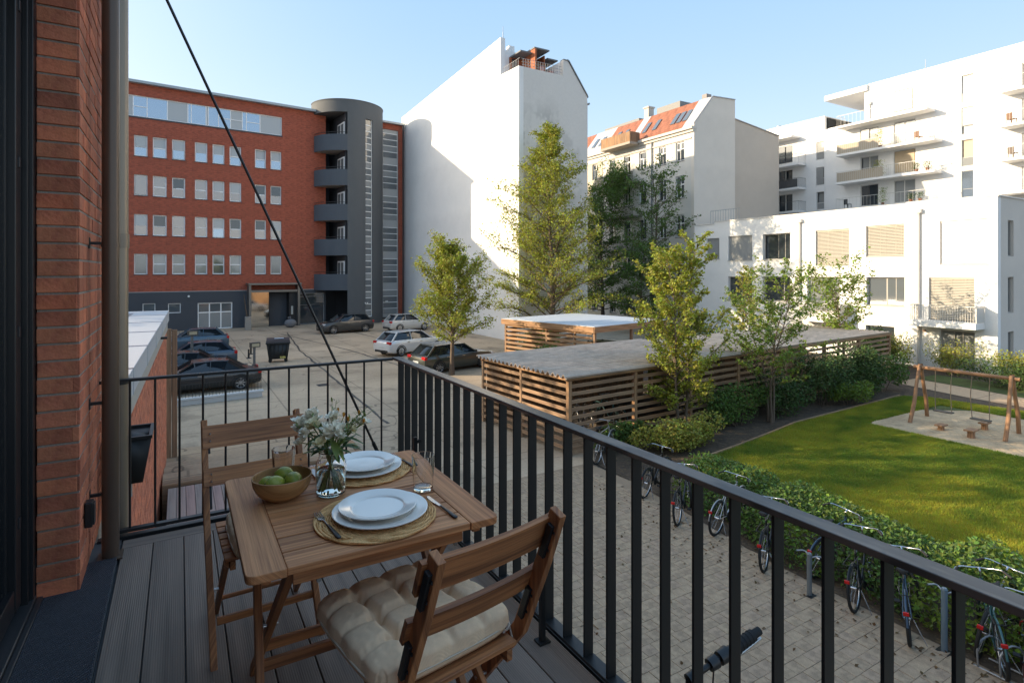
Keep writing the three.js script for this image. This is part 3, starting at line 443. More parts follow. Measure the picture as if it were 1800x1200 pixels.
// ---------------------------------------------------------------- tall side wing with the blank white fire wall
{
  const f = thing('fire_wall_building', 'tall narrow building with a blank white fire wall and roof terrace', 'building', [21.53, 0, -35.81]);
  const stain = texture(1024, 1024, 26, 26, (u, v) => {
    const x = u * 26, y = v * 26, a = fbm(u * 8, v * 8, 8, 8, 5), b = noise(u * 260, v * 260, 260), g = fbm(u * 60, v * 22, 60, 22, 4); let k = 0.95 + 0.10 * (a - 0.5) + 0.05 * (b - 0.5);
    const mot = sstep(0.40, 0.58, fbm(u * 30 + 2, v * 24, 30, 24, 5)), blot = (cx, cy, rx, ry) => Math.exp(-Math.pow((x - cx) / rx, 2) - Math.pow((y - cy) / ry, 2)), p = mot * Math.min(1, blot(0.9, 13.6, 1.1, 2.6) + 0.7 * blot(2.6, 15.8, 1.2, 1.6) + 0.6 * blot(4.6, 12.5, 1.1, 3)); const st = sstep(0.46, 0.6, g) * Math.exp(-Math.pow((x - 1.6) / 0.7, 2)) * sstep(19, 12, y) * sstep(4, 9, y);
    k *= (1 - 0.55 * p) * (1 - 0.6 * st); return [0.70 * k, 0.665 * k, 0.62 * k];
  });
  const mw = M(null, 0.9, { map: stain, bumpMap: plasterBump, bumpScale: 0.004 });
  const side = plate([[0, 0], [25.5, 0], [25.5, 20.37], [22.76, 20.5], [22.76, 23.43], [0, 22.5]], [], 0.4); side.translate(-25.5, 0, 0); side.rotateY(-Math.PI / 2);   // x -> +z, out to -x
  obj('fire_wall', side, mWhite, f);
  obj('end_wall', plate([[0.4, 0], [6.35, 0], [6.35, 18.4], [6.3, 19.1], [4.5, 21.5], [4.0, 21.55], [4.0, 20.32], [0.4, 20.36]], [], 0.4), mw, f);
  obj('east_wall', bb(6.0, 0, -25.5, 6.3, 18.4, -0.4), mWhite, f);
  const rf = []; rf.push(bar(V(6.42, 19.0, -13.0), V(4.4, 21.65, -13.0), 0.12, 26.0), bar(V(4.45, 21.62, -14.4), V(0.4, 22.6, -14.4), 0.12, 22.4)); obj('roof', rf, M([0.10, 0.11, 0.115], 0.6), f);
  obj('verge', [bar(V(4.5, 21.56, 0.02), V(6.34, 19.12, 0.02), 0.06, 0.12), bb(4.0, 21.55, -0.4, 4.5, 21.6, 0.06)], mZinc, f);
  obj('gutter', rod(V(6.45, 18.5, 0.1), V(6.45, 18.5, -25), 0.08, 0.08, 10), mZinc, f);
  const t = obj('terrace', [bb(0.42, 20.1, -3.0, 4.0, 20.3, -0.4), bb(0.42, 20.3, -3.3, 4.4, 22.6, -3.0), bb(3.98, 20.32, -3.0, 4.1, 21.5, -0.42)], mWhite, f);
  const mc = M(null, 0.8, { map: greyWood, color: lin(1.1, 0.55, 0.38) });
  obj('timber_wall', [bb(0.9, 20.3, -2.99, 3.97, 22.1, -2.9), bb(2.05, 20.3, -2.9, 2.2, 22.4, -1.0), bb(3.2, 20.3, -2.9, 3.3, 22.2, -1.5)], mc, t); obj('canopy', [bb(1.0, 22.1, -3.0, 2.0, 22.2, -1.4), bb(2.0, 22.4, -3.0, 3.4, 22.5, -1.0), bb(3.4, 21.9, -3.0, 4.4, 22.0, -1.3)], M([0.14, 0.15, 0.16], 0.6), t);
  obj('door', [bb(2.4, 20.3, -2.9, 3.1, 22, -2.86), bb(1.1, 20.3, -2.9, 1.6, 22, -2.86)], mPane[0], t); obj('chair', [bb(2.5, 20.3, -1.4, 2.9, 20.75, -1), bb(2.5, 20.75, -1.1, 2.9, 21.1, -1), bb(3.4, 20.3, -1.2, 3.7, 20.9, -0.9)], M([0.4, 0.2, 0.18], 0.7), t);
  const rl = []; for (let x = 0.5; x < 4; x += 0.22) rl.push(rod(V(x, 20.36, -0.2), V(x, 21.05, -0.2), 0.012, 0.012, 6)); for (const y of [20.6, 20.82, 21.05]) rl.push(rod(V(0.4, y, -0.2), V(4, y, -0.2), 0.014, 0.014, 6)); for (let z = -0.4; z > -2.7; z -= 0.22) rl.push(rod(V(0.2, 20.4, z), V(0.2, 21.05, z), 0.012, 0.012, 6)); rl.push(rod(V(0.2, 21.05, -0.2), V(0.2, 21.05, -2.74), 0.014, 0.014, 6)); obj('rail', rl, mZinc, t);
  obj('aerial', [rod(V(0.3, 23.4, -2.9), V(0.3, 24.4, -2.9), 0.03, 0.012, 6)], mZinc, f); obj('chimney', [bb(1.2, 22.2, -4.0, 1.7, 23.3, -3.5)], mWhite, f);
}
// ---------------------------------------------------------------- old tenement with the tiled mansard
const facing = (x, z) => ({ pos: [x, 0, z], turn: -Math.PI / 2 });          // wall that faces -x: local x -> +z, local z -> -x
{
  const b = thing('old_tenement', 'old grey tenement with orange tiled roof and tall cross windows', 'building', [42.3, 0, -37.97], -Math.PI / 2);
  const zc = [[-2.33, -1.22], [-4.62, -3.61], [-7.51, -6.41], [-9.9, -8.9], [-12.3, -11.3], [-15.4, -14.4], [-18.5, -17.5]], ys = [[0.6, 2.5], [4.6, 6.8], [8.6, 10.8], [12.4, 14.6], [16.05, 17.9]];
  const holes = []; for (const [x0, x1] of zc) for (const [y0, y1] of ys) holes.push([x0, y0, x1, y1]);
  obj('wall', plate([[-24, 0], [-0.35, 0], [-0.35, 18.6], [-24, 18.6]], holes, 0.35), plaster([0.66, 0.64, 0.60]), b);
  const yl = plate([[-24, 0], [-13.5, 0], [-13.5, 18.0], [-24, 18.0]], holes.filter(h => h[2] < -13.6), 0.05); yl.translate(0, 0, 0.052); obj('yellow_render', yl, plaster([0.60, 0.54, 0.41]), b);
  for (const [x0, x1] of zc) for (const [y0, y1] of ys) win(b, x0, y0, x1, y1, { xs: [(x0 + x1) / 2], ys: [y0 + (y1 - y0) * 0.62], w: 0.1, pane: 0, z: -0.14, sill: M([0.14, 0.12, 0.12], 0.8) });
  obj('cornice', [bb(-24, 18.6, -0.35, 0.02, 18.85, 0.18), bb(-24, 18.85, -0.35, 0.05, 19.1, 0.38), bb(-24, 17.98, 0, -0.3, 18.12, 0.1)], plaster([0.62, 0.58, 0.52]), b);
  obj('core', bb(-24, 0, -5.8, -0.36, 18.7, -0.9), M([0.03, 0.03, 0.03], 0.9), b);
  const gp = plate([[0, 0], [5.88, 0], [5.88, 22.45], [2.57, 22.3], [0, 19.4]], [], 0.35); gp.rotateY(Math.PI / 2);      // faces +z of the world
  obj('gable_wall', gp, plaster([0.70, 0.65, 0.58]), b);
  obj('gable_verge', [bar(V(0.02, 19.42, -0.0), V(0.02, 22.34, -2.57), 0.08, 0.12), bar(V(0.02, 22.34, -2.57), V(0.02, 22.5, -5.88), 0.08, 0.12)], mZinc, b);
  const tile = texture(256, 512, 1.2, 1.8, (u, v) => { const c = u * 6 - Math.floor(u * 6), r = v * 5 - Math.floor(v * 5); const n = hash(Math.floor(u * 6), Math.floor(v * 5) + 40), k = (0.75 + 0.4 * n) * (c < 0.1 || r < 0.08 ? 0.55 : 1); return [0.31 * k, 0.12 * k, 0.07 * k]; });
  const slope = (x0, x1, off = 0, h = 0.1) => bar(V((x0 + x1) / 2, 19.1 + off, -0.05), V((x0 + x1) / 2, 22.3 + off, -2.6), h, x1 - x0, 0, V(0, 0.6, 0.8));
  const roof = obj('roof', [slope(-13.8, -1.6), slope(-24, -17.6)], M(null, 0.8, { map: tile }), b);
  obj('roof_sheet', [slope(-1.6, -0.35, 0.02), slope(-17.6, -13.8, 0.02), slope(-9.4, -8.3, 0.03)], M([0.55, 0.56, 0.57], 0.5, { metalness: 0.3 }), roof);
  for (const x of [-1.9, -2.7, -3.5, -6.1, -7.6, -11.0, -12.3, -15, -16.3]) { const a = V(x, 20.1, -0.75), c = V(x, 21.3, -1.72); obj('skylight', bar(a, c, 0.16, 0.55, 0, V(0, 0.6, 0.8)), mPane[2], roof); }
  obj('dormer', [bb(-7.5, 21.6, -4.6, -4.2, 23.0, -2.6), bb(-16.5, 21.4, -4.6, -10.5, 22.7, -2.8)], M([0.22, 0.22, 0.215], 0.7), roof); obj('chimney', [bb(-9.9, 21.5, -3.8, -9.2, 23.6, -3.0), bb(-10.0, 23.6, -3.9, -9.1, 23.75, -2.9)], plaster([0.55, 0.5, 0.45]), roof); obj('chimney', [bb(-2.2, 22, -4.3, -1.6, 23.2, -3.6)], plaster([0.3, 0.28, 0.27]), roof);
  obj('roof_bulk', bb(-24, 18.9, -5.8, -0.4, 22.2, -2.7), M([0.3, 0.29, 0.28], 0.8), roof);
  obj('rain_pipe', rod(V(-5.5, 0, 0.12), V(-5.5, 18.7, 0.12), 0.07, 0.07, 10), M([0.14, 0.16, 0.18], 0.5), b);
  const rb = obj('roof_balcony', [bb(-12.1, 18.7, 0, -7.3, 18.95, 1.5)], M([0.35, 0.3, 0.25], 0.8), b); for (let x = -12.05; x < -7.3; x += 0.2) obj('plank', bb(x, 18.95, 1.42, x + 0.18, 20.0, 1.48), mSlat[Math.floor(rnd() * 3)], rb); for (let z = 0.1; z < 1.4; z += 0.2) obj('plank', bb(-7.34, 18.95, z, -7.3, 20.0, z + 0.18), mSlat[1], rb);
  for (const y of [14.6, 11.0, 7.4]) { const k = obj('balcony', [bb(-13.4, y, 0, -7.0, y + 0.18, 1.3)], M([0.2, 0.18, 0.16], 0.8), b); const g = []; for (let x = -13.3; x < -7; x += 0.14) g.push(bb(x, y + 0.18, 1.24, x + 0.03, y + 1.15, 1.27)); g.push(bb(-13.4, y + 1.12, 1.22, -7, y + 1.18, 1.3)); obj('rail', g, mBlack, k); }
  const r = thing('rear_gable', 'beige blank gable wall set back beside the white apartment block', 'building', [48.3, 0, -39.4]); obj('wall', plate([[0, 0], [9, 0], [9, 20.2], [0, 21.3]], [], 12), plaster([0.56, 0.50, 0.43]), r); obj('verge', bar(V(0, 21.34, 0.02), V(9, 20.24, 0.02), 0.08, 0.2), mZinc, r);
}
// ---------------------------------------------------------------- balconies of the white houses
function rails(parent, x0, x1, y0, y1, zf, { side = true, step = 0.13, mat = mZinc, solid = null, z0 = 0.02, t = 0.012 } = {}) {
  const g = []; for (let x = x0; x <= x1 + 0.001; x += step) g.push(bb(x - t / 2, y0, zf - t / 2, x + t / 2, y1, zf + t / 2)); g.push(bb(x0 - 0.02, y1, zf - 0.025, x1 + 0.02, y1 + 0.04, zf + 0.025));
  if (side) for (const x of [x0, x1]) { for (let z = z0; z < zf; z += step) g.push(bb(x - t / 2, y0, z - t / 2, x + t / 2, y1, z + t / 2)); g.push(bb(x - 0.02, y1, z0, x + 0.02, y1 + 0.04, zf - 0.026)); }
  const r = obj('rail', g, mat, parent); if (solid) obj('screen', bb(solid[0], y0 + 0.03, zf - 0.05, solid[1], y1 - 0.06, zf - 0.03), solid[2], r); return r;
}
const mScreen = M([0.42, 0.36, 0.28], 0.9), mRailDark = M([0.06, 0.065, 0.07], 0.5), mRailPale = M([0.55, 0.54, 0.51], 0.5);
{
  const b = thing('white_apartment_block', 'tall white apartment block with stacked balconies behind the low house', 'building', [62, 0, -20], -Math.PI / 2);
  const H = [], W = []; const add = (x0, y0, x1, y1, o) => { H.push([x0, y0, x1, y1]); W.push([x0, y0, x1, y1, o]); };
  for (const y of [18.05, 15.2, 12.35, 9.5]) add(-22.75, y, -20.88, y + 2.05, { xs: [-21.8], pane: 0, w: 0.08 });
  for (const y of [17.8, 14.95, 12.2]) add(-18.0, y, -17.1, y + 2.0, { ys: [y + 0.75], pane: 1, w: 0.06 });
  for (const y of [18.0, 15.05, 12.1]) { add(-13.2, y, -11.4, y + 2.2, { xs: [-12.3], pane: y > 14 ? 1 : 0, w: 0.08 }); add(-9.95, y, -8.0, y + 2.25, { xs: [-9.0], pane: y < 16 && y > 14 ? M([0.42, 0.33, 0.22], 0.6) : 1, w: 0.08 }); }
  add(-9.97, 21.2, -8.2, 23.3, { xs: [-9.1], pane: 1, w: 0.08 });
  [20.75, 17.8, 14.85, 12.0].forEach((y, i) => add(-4.22, y, -3.3, y + 2.45, { ys: [y + 0.8], pane: (a, j) => (i === 2 && j ? M([0.45, 0.37, 0.27], 0.6) : i === 3 ? mPaneMirror : 1), w: 0.05 }));
  for (const y of [20.8, 17.8, 14.85, 12.0]) add(0.1, y, 2.2, y + 2.2, { xs: [1.15], pane: 1, w: 0.08 });
  obj('wall', [plate([[-16.98, 0], [15, 0], [15, 24.65], [-12.4, 24.65], [-12.4, 21.0], [-16.98, 21.0]], H.filter(h => h[0] > -17), 0.3), plate([[-25.5, 0], [-17.0, 0], [-17.0, 22.45], [-25.5, 22.45]], H.filter(h => h[0] < -17), 0.3)], mWhite, b);
  for (const [x0, y0, x1, y1, o] of W) win(b, x0, y0, x1, y1, { ...o, z: -0.1, frame: mRailPale });
  obj('core', [bb(-25.4, 0, -12, -17, 22.4, -0.5), bb(-16.9, 0, -12, 15, 20.9, -0.5), bb(-12.3, 20.9, -12, 15, 24.6, -0.5)], M([0.05, 0.05, 0.05], 0.9), b);
  obj('terrace_roof', [bb(-16.9, 24.1, -9, -12.4, 24.65, 0.3), bb(-16.9, 20.95, -9, -12.4, 21.15, -0.3), bb(-12.8, 21.1, -3, -12.41, 24.1, -0.02)], mWhite, b);
  obj('parapet', [bb(-12.4, 24.65, -12, 15, 24.75, 0.06), bb(-25.5, 22.45, -12, -17, 22.55, 0.06)], mWhite, b);
  const bal = (x0, x1, y, depth, o = {}) => { const s = obj('balcony', [bb(x0, y, 0.003, x1, y + 0.22, depth)], mWhite, b); if (!o.bare) rails(s, x0 + 0.05, x1 - 0.05, y + 0.22, y + 1.25, depth - 0.06, o); return s; };
  bal(-25.0, -20.0, 20.7, 1.5, { bare: true }); for (const [i, y] of [17.6, 14.85, 12.2].entries()) bal(-23.95, -19.2, y - 0.2, 1.45, { mat: mRailDark, step: 0.16, solid: i === 1 ? [-23.8, -19.4, M([0.10, 0.10, 0.10], 0.8)] : null });
  bal(-14.8, -6.3, 20.45, 1.65, { mat: mRailPale, step: 0.4 });
  const b1 = bal(-14.9, -5.7, 17.45, 1.65, { mat: mRailPale, step: 0.2, solid: [-14.8, -10.6, mScreen] }), b2 = bal(-14.9, -5.7, 14.5, 1.65, { mat: mRailPale, step: 0.2, solid: [-14.8, -10.2, mScreen] }), b3 = bal(-14.9, -5.0, 11.7, 1.65, { mat: mRailPale, step: 0.35 });
  for (const y of [20.45, 17.5, 14.6, 11.8]) bal(-0.85, 7, y, 1.6, { mat: mRailPale, step: 0.2 });
  obj('aerial', [rod(V(-8.0, 24.7, -2), V(-8.0, 26.3, -2), 0.04, 0.02, 6)], mZinc, b); obj('roof_vent', [rod(V(-24, 22.5, -2), V(-24, 23.1, -2), 0.18, 0.18, 10), rod(V(-24, 23.1, -2), V(-24, 23.2, -2), 0.3, 0.3, 10)], mZinc, b);
  obj('rain_pipe', [rod(V(-12.2, 20.7, 0.1), V(-12.2, 22.6, 0.1), 0.06, 0.06, 8), bx(0.3, 0.3, 0.3, -12.2, 22.7, 0.15)], mRailPale, b);
}
{
  const b = thing('low_white_house', 'low white flat roofed house with large windows and exterior blinds', 'building', [35.3, 0, -20], -Math.PI / 2);
  const w = [[-10.43, 6.2, -9.23, 7.78, { pane: 2, xs: [] }, 'g'], [-8.42, 6.05, -6.37, 7.85, { pane: 1, xs: [-7.74, -7.05] }, 'g'], [-5.52, 6.05, -3.44, 7.83, { pane: 0, xs: [-4.4, -3.95] }, ''], [-1.69, 5.6, 0.44, 7.86, { pane: 1, xs: [-1.0, -0.1] }, 'b'], [1.42, 6.1, 3.49, 7.93, { pane: 2, xs: [2.1, 2.95] }, 'b'], [5.24, 5.62, 7.33, 7.92, { pane: 1, xs: [] }, 'w'],
    [-8.42, 3.2, -6.37, 4.87, { pane: 0, xs: [-7.4] }, ''], [-5.52, 3.2, -3.44, 4.89, { pane: 0, xs: [-4.0] }, ''], [-2.25, 2.7, -0.14, 4.9, { pane: 1, xs: [-0.6] }, ''], [1.44, 3.25, 3.51, 4.9, { pane: 2, xs: [2.5, 3.0] }, ''], [4.71, 2.62, 6.78, 4.9, { pane: 1, xs: [5.3, 6.3] }, 'b'], [5.21, 0.05, 6.79, 2.1, { pane: 1, xs: [5.8, 6.2] }, ''], [1.4, 0.05, 2.98, 2.06, { pane: 0, xs: [] }, '']];
  obj('wall', plate([[-11.6, 0], [7.74, 0], [7.74, 9.0], [-9.7, 9.0], [-9.7, 8.85], [-11.6, 8.85]], w.map(q => q.slice(0, 4)), 0.35), mWhite, b);
  const mb = [M([0.50, 0.47, 0.41], 0.55), M([0.30, 0.31, 0.31], 0.6), M([0.78, 0.77, 0.74], 0.6)], mf = M([0.36, 0.34, 0.31], 0.5);
  for (const [x0, y0, x1, y1, o, k] of w) {
    const f = win(b, x0, y0, x1, y1, { ...o, z: -0.2, frame: mf, sill: y0 > 1 ? mRailPale : null, w: 0.07 });
    if (k === 'g') blinds(f, x0 + 0.03, y0 + 0.03, x1 - 0.03, y1 - 0.06, -0.12, mb[1], 0.07, 1.1); if (k === 'b') blinds(f, x0 + 0.03, y0 + (y0 > 5.9 ? 0.04 : 0.06), x1 - 0.03, y1 - 0.06, -0.12, mb[0], 0.085, 0.75); if (k === 'w') blinds(f, x0 + 0.03, y0 + 0.03, x1 - 0.03, y1 - 0.06, -0.1, mb[2], 0.06, 1.35);
  }
  obj('core', bb(-11.5, 0, -14, 7.3, 8.7, -0.75), M([0.06, 0.06, 0.06], 0.9), b); obj('roof_deck', bb(-11.5, 8.7, -14, 7.3, 8.8, -0.36), M([0.3, 0.3, 0.3], 0.9), b);
  obj('roof_edge', [bb(-9.7, 9.0, -0.4, 7.8, 9.06, 0.05), bb(-11.65, 8.85, -0.4, -9.7, 8.91, 0.05), bb(7.38, 9.0, -14, 7.8, 9.06, -0.4)], M([0.60, 0.58, 0.55], 0.5), b);
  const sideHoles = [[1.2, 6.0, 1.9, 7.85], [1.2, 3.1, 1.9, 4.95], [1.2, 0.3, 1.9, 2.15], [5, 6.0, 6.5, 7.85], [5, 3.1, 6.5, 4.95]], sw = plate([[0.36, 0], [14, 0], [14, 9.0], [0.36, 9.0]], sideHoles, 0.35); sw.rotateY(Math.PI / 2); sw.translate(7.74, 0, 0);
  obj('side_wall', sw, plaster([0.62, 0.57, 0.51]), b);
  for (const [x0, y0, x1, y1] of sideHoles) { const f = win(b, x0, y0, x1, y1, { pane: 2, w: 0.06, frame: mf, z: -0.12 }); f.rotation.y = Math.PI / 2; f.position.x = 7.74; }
  for (const [x, y1] of [[-2.71, 8.45], [4.26, 8.45]]) { const p = obj('rain_pipe', rod(V(x, 0, 0.1), V(x, y1, 0.1), 0.07, 0.07, 12), M([0.58, 0.55, 0.50], 0.5), b); obj('hopper_head', bb(x - 0.16, y1, 0.01, x + 0.16, y1 + 0.22, 0.26, 0.01), M([0.66, 0.63, 0.58], 0.5), p); }
  for (const [x0, x1, lo] of [[4.2, 7.22, 2.3], [-2.3, 0.4, 2.1]]) { const s = obj('balcony', [bb(x0, lo, 0.003, x1, lo + 0.32, 1.05)], mWhite, b); rails(s, x0 + 0.04, x1 - 0.04, lo + 0.32, lo + 1.12, 1.0, { mat: mRailPale, step: 0.11, t: 0.018 }); obj('side_screen', bb(x1 - 0.03, lo + 0.33, 0.05, x1 + 0.0, lo + 1.1, 0.95), mRailPale, s); }
  obj('rail_on_roof', [...Array(12).keys()].map(k => rod(V(-10.9 + 0.24 * k, 8.9, -1), V(-10.9 + 0.24 * k, 10.0, -1), 0.015, 0.015, 5)).concat([rod(V(-10.9, 10, -1), V(-8.2, 10, -1), 0.02, 0.02, 6)]), mZinc, b);
  obj('entrance_lamp', rod(V(4.55, 2.0, 0.02), V(4.55, 2.0, 0.2), 0.06, 0.06, 10), M([0.4, 0.25, 0.18], 0.5), b);
}
// pot plants and chairs on the balconies of the apartment block
function potPlant(label, pos, h, r, n, mat) { const t = thing('balcony_plant', label, 'plant', pos, 0, 'plants on the white balconies'); obj('pot', lathe([[0.0, 0], [0.13, 0], [0.17, 0.28], [0.15, 0.28], [0.14, 0.24], [0, 0.24]], 14), M([0.2, 0.09, 0.05], 0.8), t); const p = []; for (let i = 0; i < n; i++) p.push(V(gauss() * r, 0.3 + rnd() * h, gauss() * r)); obj('foliage', leaves(p, 0.09), mat, t); }
// ---------------------------------------------------------------- foliage
function leaves(points, size, tone = null, up = 0.35) {       // one folded leaf of four corners at each point
  const n = points.length, pos = new Float32Array(n * 18), col = new Float32Array(n * 18), uv = new Float32Array(n * 12); const a = V(0, 0, 0), b = V(0, 0, 0), c = V(0, 0, 0);
  for (let i = 0; i < n; i++) {
    const p = points[i], s = size * rr(0.6, 1.3); a.set(gauss(), gauss() * 0.7 - 0.1, gauss()).normalize(); c.set(gauss() * 0.8, up + Math.abs(gauss()), gauss() * 0.8); b.copy(c).cross(a).normalize(); c.copy(a).cross(b).normalize();
    const w = s * 0.36, f = s * rr(0.05, 0.18), P = (u, v, h) => [p.x + a.x * u + b.x * v + c.x * h, p.y + a.y * u + b.y * v + c.y * h, p.z + a.z * u + b.z * v + c.z * h];
    const t0 = P(-s * 0.5, 0, 0), t1 = P(s * 0.5, 0, -f * 0.4), l = P(-s * 0.05, w, f), r = P(-s * 0.05, -w, f); pos.set([...t0, ...r, ...t1, ...t0, ...t1, ...l], i * 18);
    const k = rr(0.55, 1.35), h = rr(-0.16, 0.2) + (rnd() < 0.04 ? 0.35 : 0); for (let j = 0; j < 6; j++) col.set([clamp(k * (1 + h)), k, k * (1 - h)], i * 18 + j * 3); uv.set([0, 0.5, 0.5, 0, 1, 0.5, 0, 0.5, 1, 0.5, 0.5, 1], i * 12);
  }
  const g = new THREE.BufferGeometry(); g.setAttribute('position', new THREE.BufferAttribute(pos, 3)); g.setAttribute('uv', new THREE.BufferAttribute(uv, 2)); g.setAttribute('color', new THREE.BufferAttribute(col, 3)); g.computeVertexNormals(); return g;
}
const mLeaf = (r, g, b, t = 0.4) => MP([r, g, b], 0.78, { vertexColors: true, side: THREE.DoubleSide, transmission: t, thickness: 0, ior: 1.3 });
const LEAF = { lime: mLeaf(0.37, 0.37, 0.04, 0.45), green: mLeaf(0.21, 0.28, 0.035, 0.42), mid: mLeaf(0.12, 0.19, 0.035, 0.32), dark: mLeaf(0.075, 0.12, 0.03, 0.25), gold: mLeaf(0.38, 0.36, 0.06, 0.42), deep: mLeaf(0.05, 0.08, 0.025, 0.2) };
const barkTex = texture(256, 256, 0.5, 0.4, (u, v) => { const k = 0.5 + 0.9 * fbm(u * 6, v * 24, 6, 24, 4); return [0.13 * k, 0.095 * k, 0.068 * k]; });
const mBark = M(null, 0.92, { map: barkTex });
function tree(name, label, [x, z], { H, r, profile, first = 0.2, n = 40, subs = 5, per = 16, size = 0.1, mat, elev = 25, droop = 0, stems = 1, tr = 0.11, rise = 22, spread = 0.15, bend = 0.15, group = 'courtyard trees' }) {
  const t = thing(name, label, 'tree', [x, 0, z], 0, group), wood = [], pts = [], golden = 2.39996; let az = rnd() * 6;
  for (let s = 0; s < stems; s++) {
    const sa = s / stems * 6.283 + rnd(), lean = stems > 1 ? rr(0.10, 0.2) : 0.0, path = [], rad = [], K = 9, h = H * (s ? rr(0.8, 0.95) : 1), wob = rr(0, 6);
    for (let i = 0; i <= K; i++) { const u = i / K; path.push(V(Math.cos(sa) * (lean * h * u * 0.8 + (stems > 1 ? 0.09 : 0)) + Math.sin(u * 5 + wob) * bend * u, u * h, Math.sin(sa) * (lean * h * u * 0.8 + (stems > 1 ? 0.09 : 0)) + Math.cos(u * 4 + wob) * bend * u)); rad.push(tr * (stems > 1 ? 0.6 : 1) * (1 - u * 0.93) * (i ? 1 : 1.35)); }
    wood.push(taper(path, rad, 8)); const N = Math.round(n / stems), cv = new THREE.CatmullRomCurve3(path);
    for (let k = 0; k < N; k++) {
      const u = mix(first, 0.985, (k + rnd() * 0.8) / N), o = cv.getPoint(u), L = Math.max(0.25, r * profile(u) * rr(0.5, 1.22) * (stems > 1 ? 0.75 : 1)); az += golden + rr(-0.3, 0.3); const e = (elev + rr(-12, 12) + u * rise) * deg, dir = V(Math.cos(az) * Math.cos(e), Math.sin(e), Math.sin(az) * Math.cos(e));
      const bp = []; for (let i = 0; i <= 4; i++) { const q = i / 4; bp.push(o.clone().addScaledVector(dir, L * q).add(V(gauss() * 0.05 * L * q, -droop * L * q * q + (i > 1 ? gauss() * 0.04 * L : 0), gauss() * 0.05 * L * q))); }
      const br = Math.max(0.006, tr * 0.34 * (1 - u * 0.75)); wood.push(taper(bp, [br, br * 0.8, br * 0.55, br * 0.35, 0.003], 5)); const bc = new THREE.CatmullRomCurve3(bp), ns = Math.max(2, Math.round(subs * (0.5 + L / r)));
      for (let j = 0; j < ns; j++) {
        const q = mix(0.22, 1, (j + rnd()) / ns), so = bc.getPoint(Math.min(q, 1)), sl = L * rr(0.2, 0.5) * (1.25 - q * 0.6), sd = dir.clone().add(V(gauss() * 1.1, gauss() * 0.5 + 0.15, gauss() * 1.1)).normalize(), se = so.clone().addScaledVector(sd, sl).add(V(0, -droop * sl * 0.5, 0));
        if (sl > 0.2) wood.push(taper([so, so.clone().lerp(se, 0.5), se], [br * 0.35, br * 0.25, 0.002], 3)); const m = Math.round(per * rr(0.55, 1.3));
        for (let i = 0; i < m; i++) { const w = Math.pow(rnd(), 0.7), c = so.clone().lerp(se, w); pts.push(c.add(V(gauss() * spread, gauss() * spread * 0.6, gauss() * spread))); }
      }
    }
  }
  obj('trunk', wood, mBark, t); obj('crown', leaves(pts, size), mat, t); return t;
}
function shrub(name, label, category, [x, z], { rx, rz = rx, h, n, size, mat, y = 0, lumps = 7, group = 'garden shrubs', stems = 6, fill = 0.45, turn = 0 }) {
  const t = thing(name, label, category, [x, y, z], turn, group), pts = [], L = []; for (let i = 0; i < lumps; i++) { const a = rnd() * 6.283, q = Math.sqrt(rnd()) * 0.75; L.push([Math.cos(a) * rx * q, h * rr(0.3, 0.72), Math.sin(a) * rz * q, rr(0.35, 0.62)]); }
  while (pts.length < n) { const l = L[Math.floor(rnd() * lumps)], d = V(gauss(), gauss(), gauss()).normalize(), k = mix(fill, 1.02, Math.pow(rnd(), 0.45)) * rr(0.88, 1.08); const p = V(l[0] + d.x * rx * l[3] * k, l[1] + d.y * h * l[3] * 0.72 * k, l[2] + d.z * rz * l[3] * k); if (p.y > 0.02) pts.push(p); }
  const wood = []; for (let i = 0; i < stems; i++) { const l = L[i % lumps]; wood.push(taper([V(l[0] * 0.3 + gauss() * 0.05, 0, l[2] * 0.3 + gauss() * 0.05), V(l[0] * 0.7, l[1] * 0.6, l[2] * 0.7), V(l[0], l[1] * 1.3, l[2])], [0.02, 0.013, 0.004], 5)); }
  obj('stems', wood, mBark, t); obj('foliage', leaves(pts, size), mat, t); return t;
}
// ---------------------------------------------------------------- slatted bicycle sheds
function corrugated(x0, x1, z0, z1, y0, y1, pitch = 0.235, amp = 0.05) {      // waves across z, ridges along x
  const nz = Math.round((z1 - z0) / pitch * 10), pos = [], idx = []; for (let j = 0; j <= nz; j++) { const z = mix(z0, z1, j / nz), w = amp * Math.sin((z - z0) / pitch * 2 * Math.PI), y = mix(y0, y1, j / nz) + w; for (const [x, dy] of [[x0, 0], [x1, 0.02], [x1, 0.006], [x0, -0.014]]) pos.push(x, y + dy - (dy < 0 || dy === 0.006 ? 0 : 0), z); }
  for (let j = 0; j < nz; j++) { const a = j * 4, b = a + 4; for (const [p, q] of [[0, 1], [1, 2], [2, 3], [3, 0]]) idx.push(a + p, b + p, a + q, b + p, b + q, a + q); }
  const g = new THREE.BufferGeometry(); g.setAttribute('position', new THREE.Float32BufferAttribute(pos, 3)); g.setIndex(idx); const f = g.toNonIndexed(); f.computeVertexNormals(); return setUV(f, 0);
}
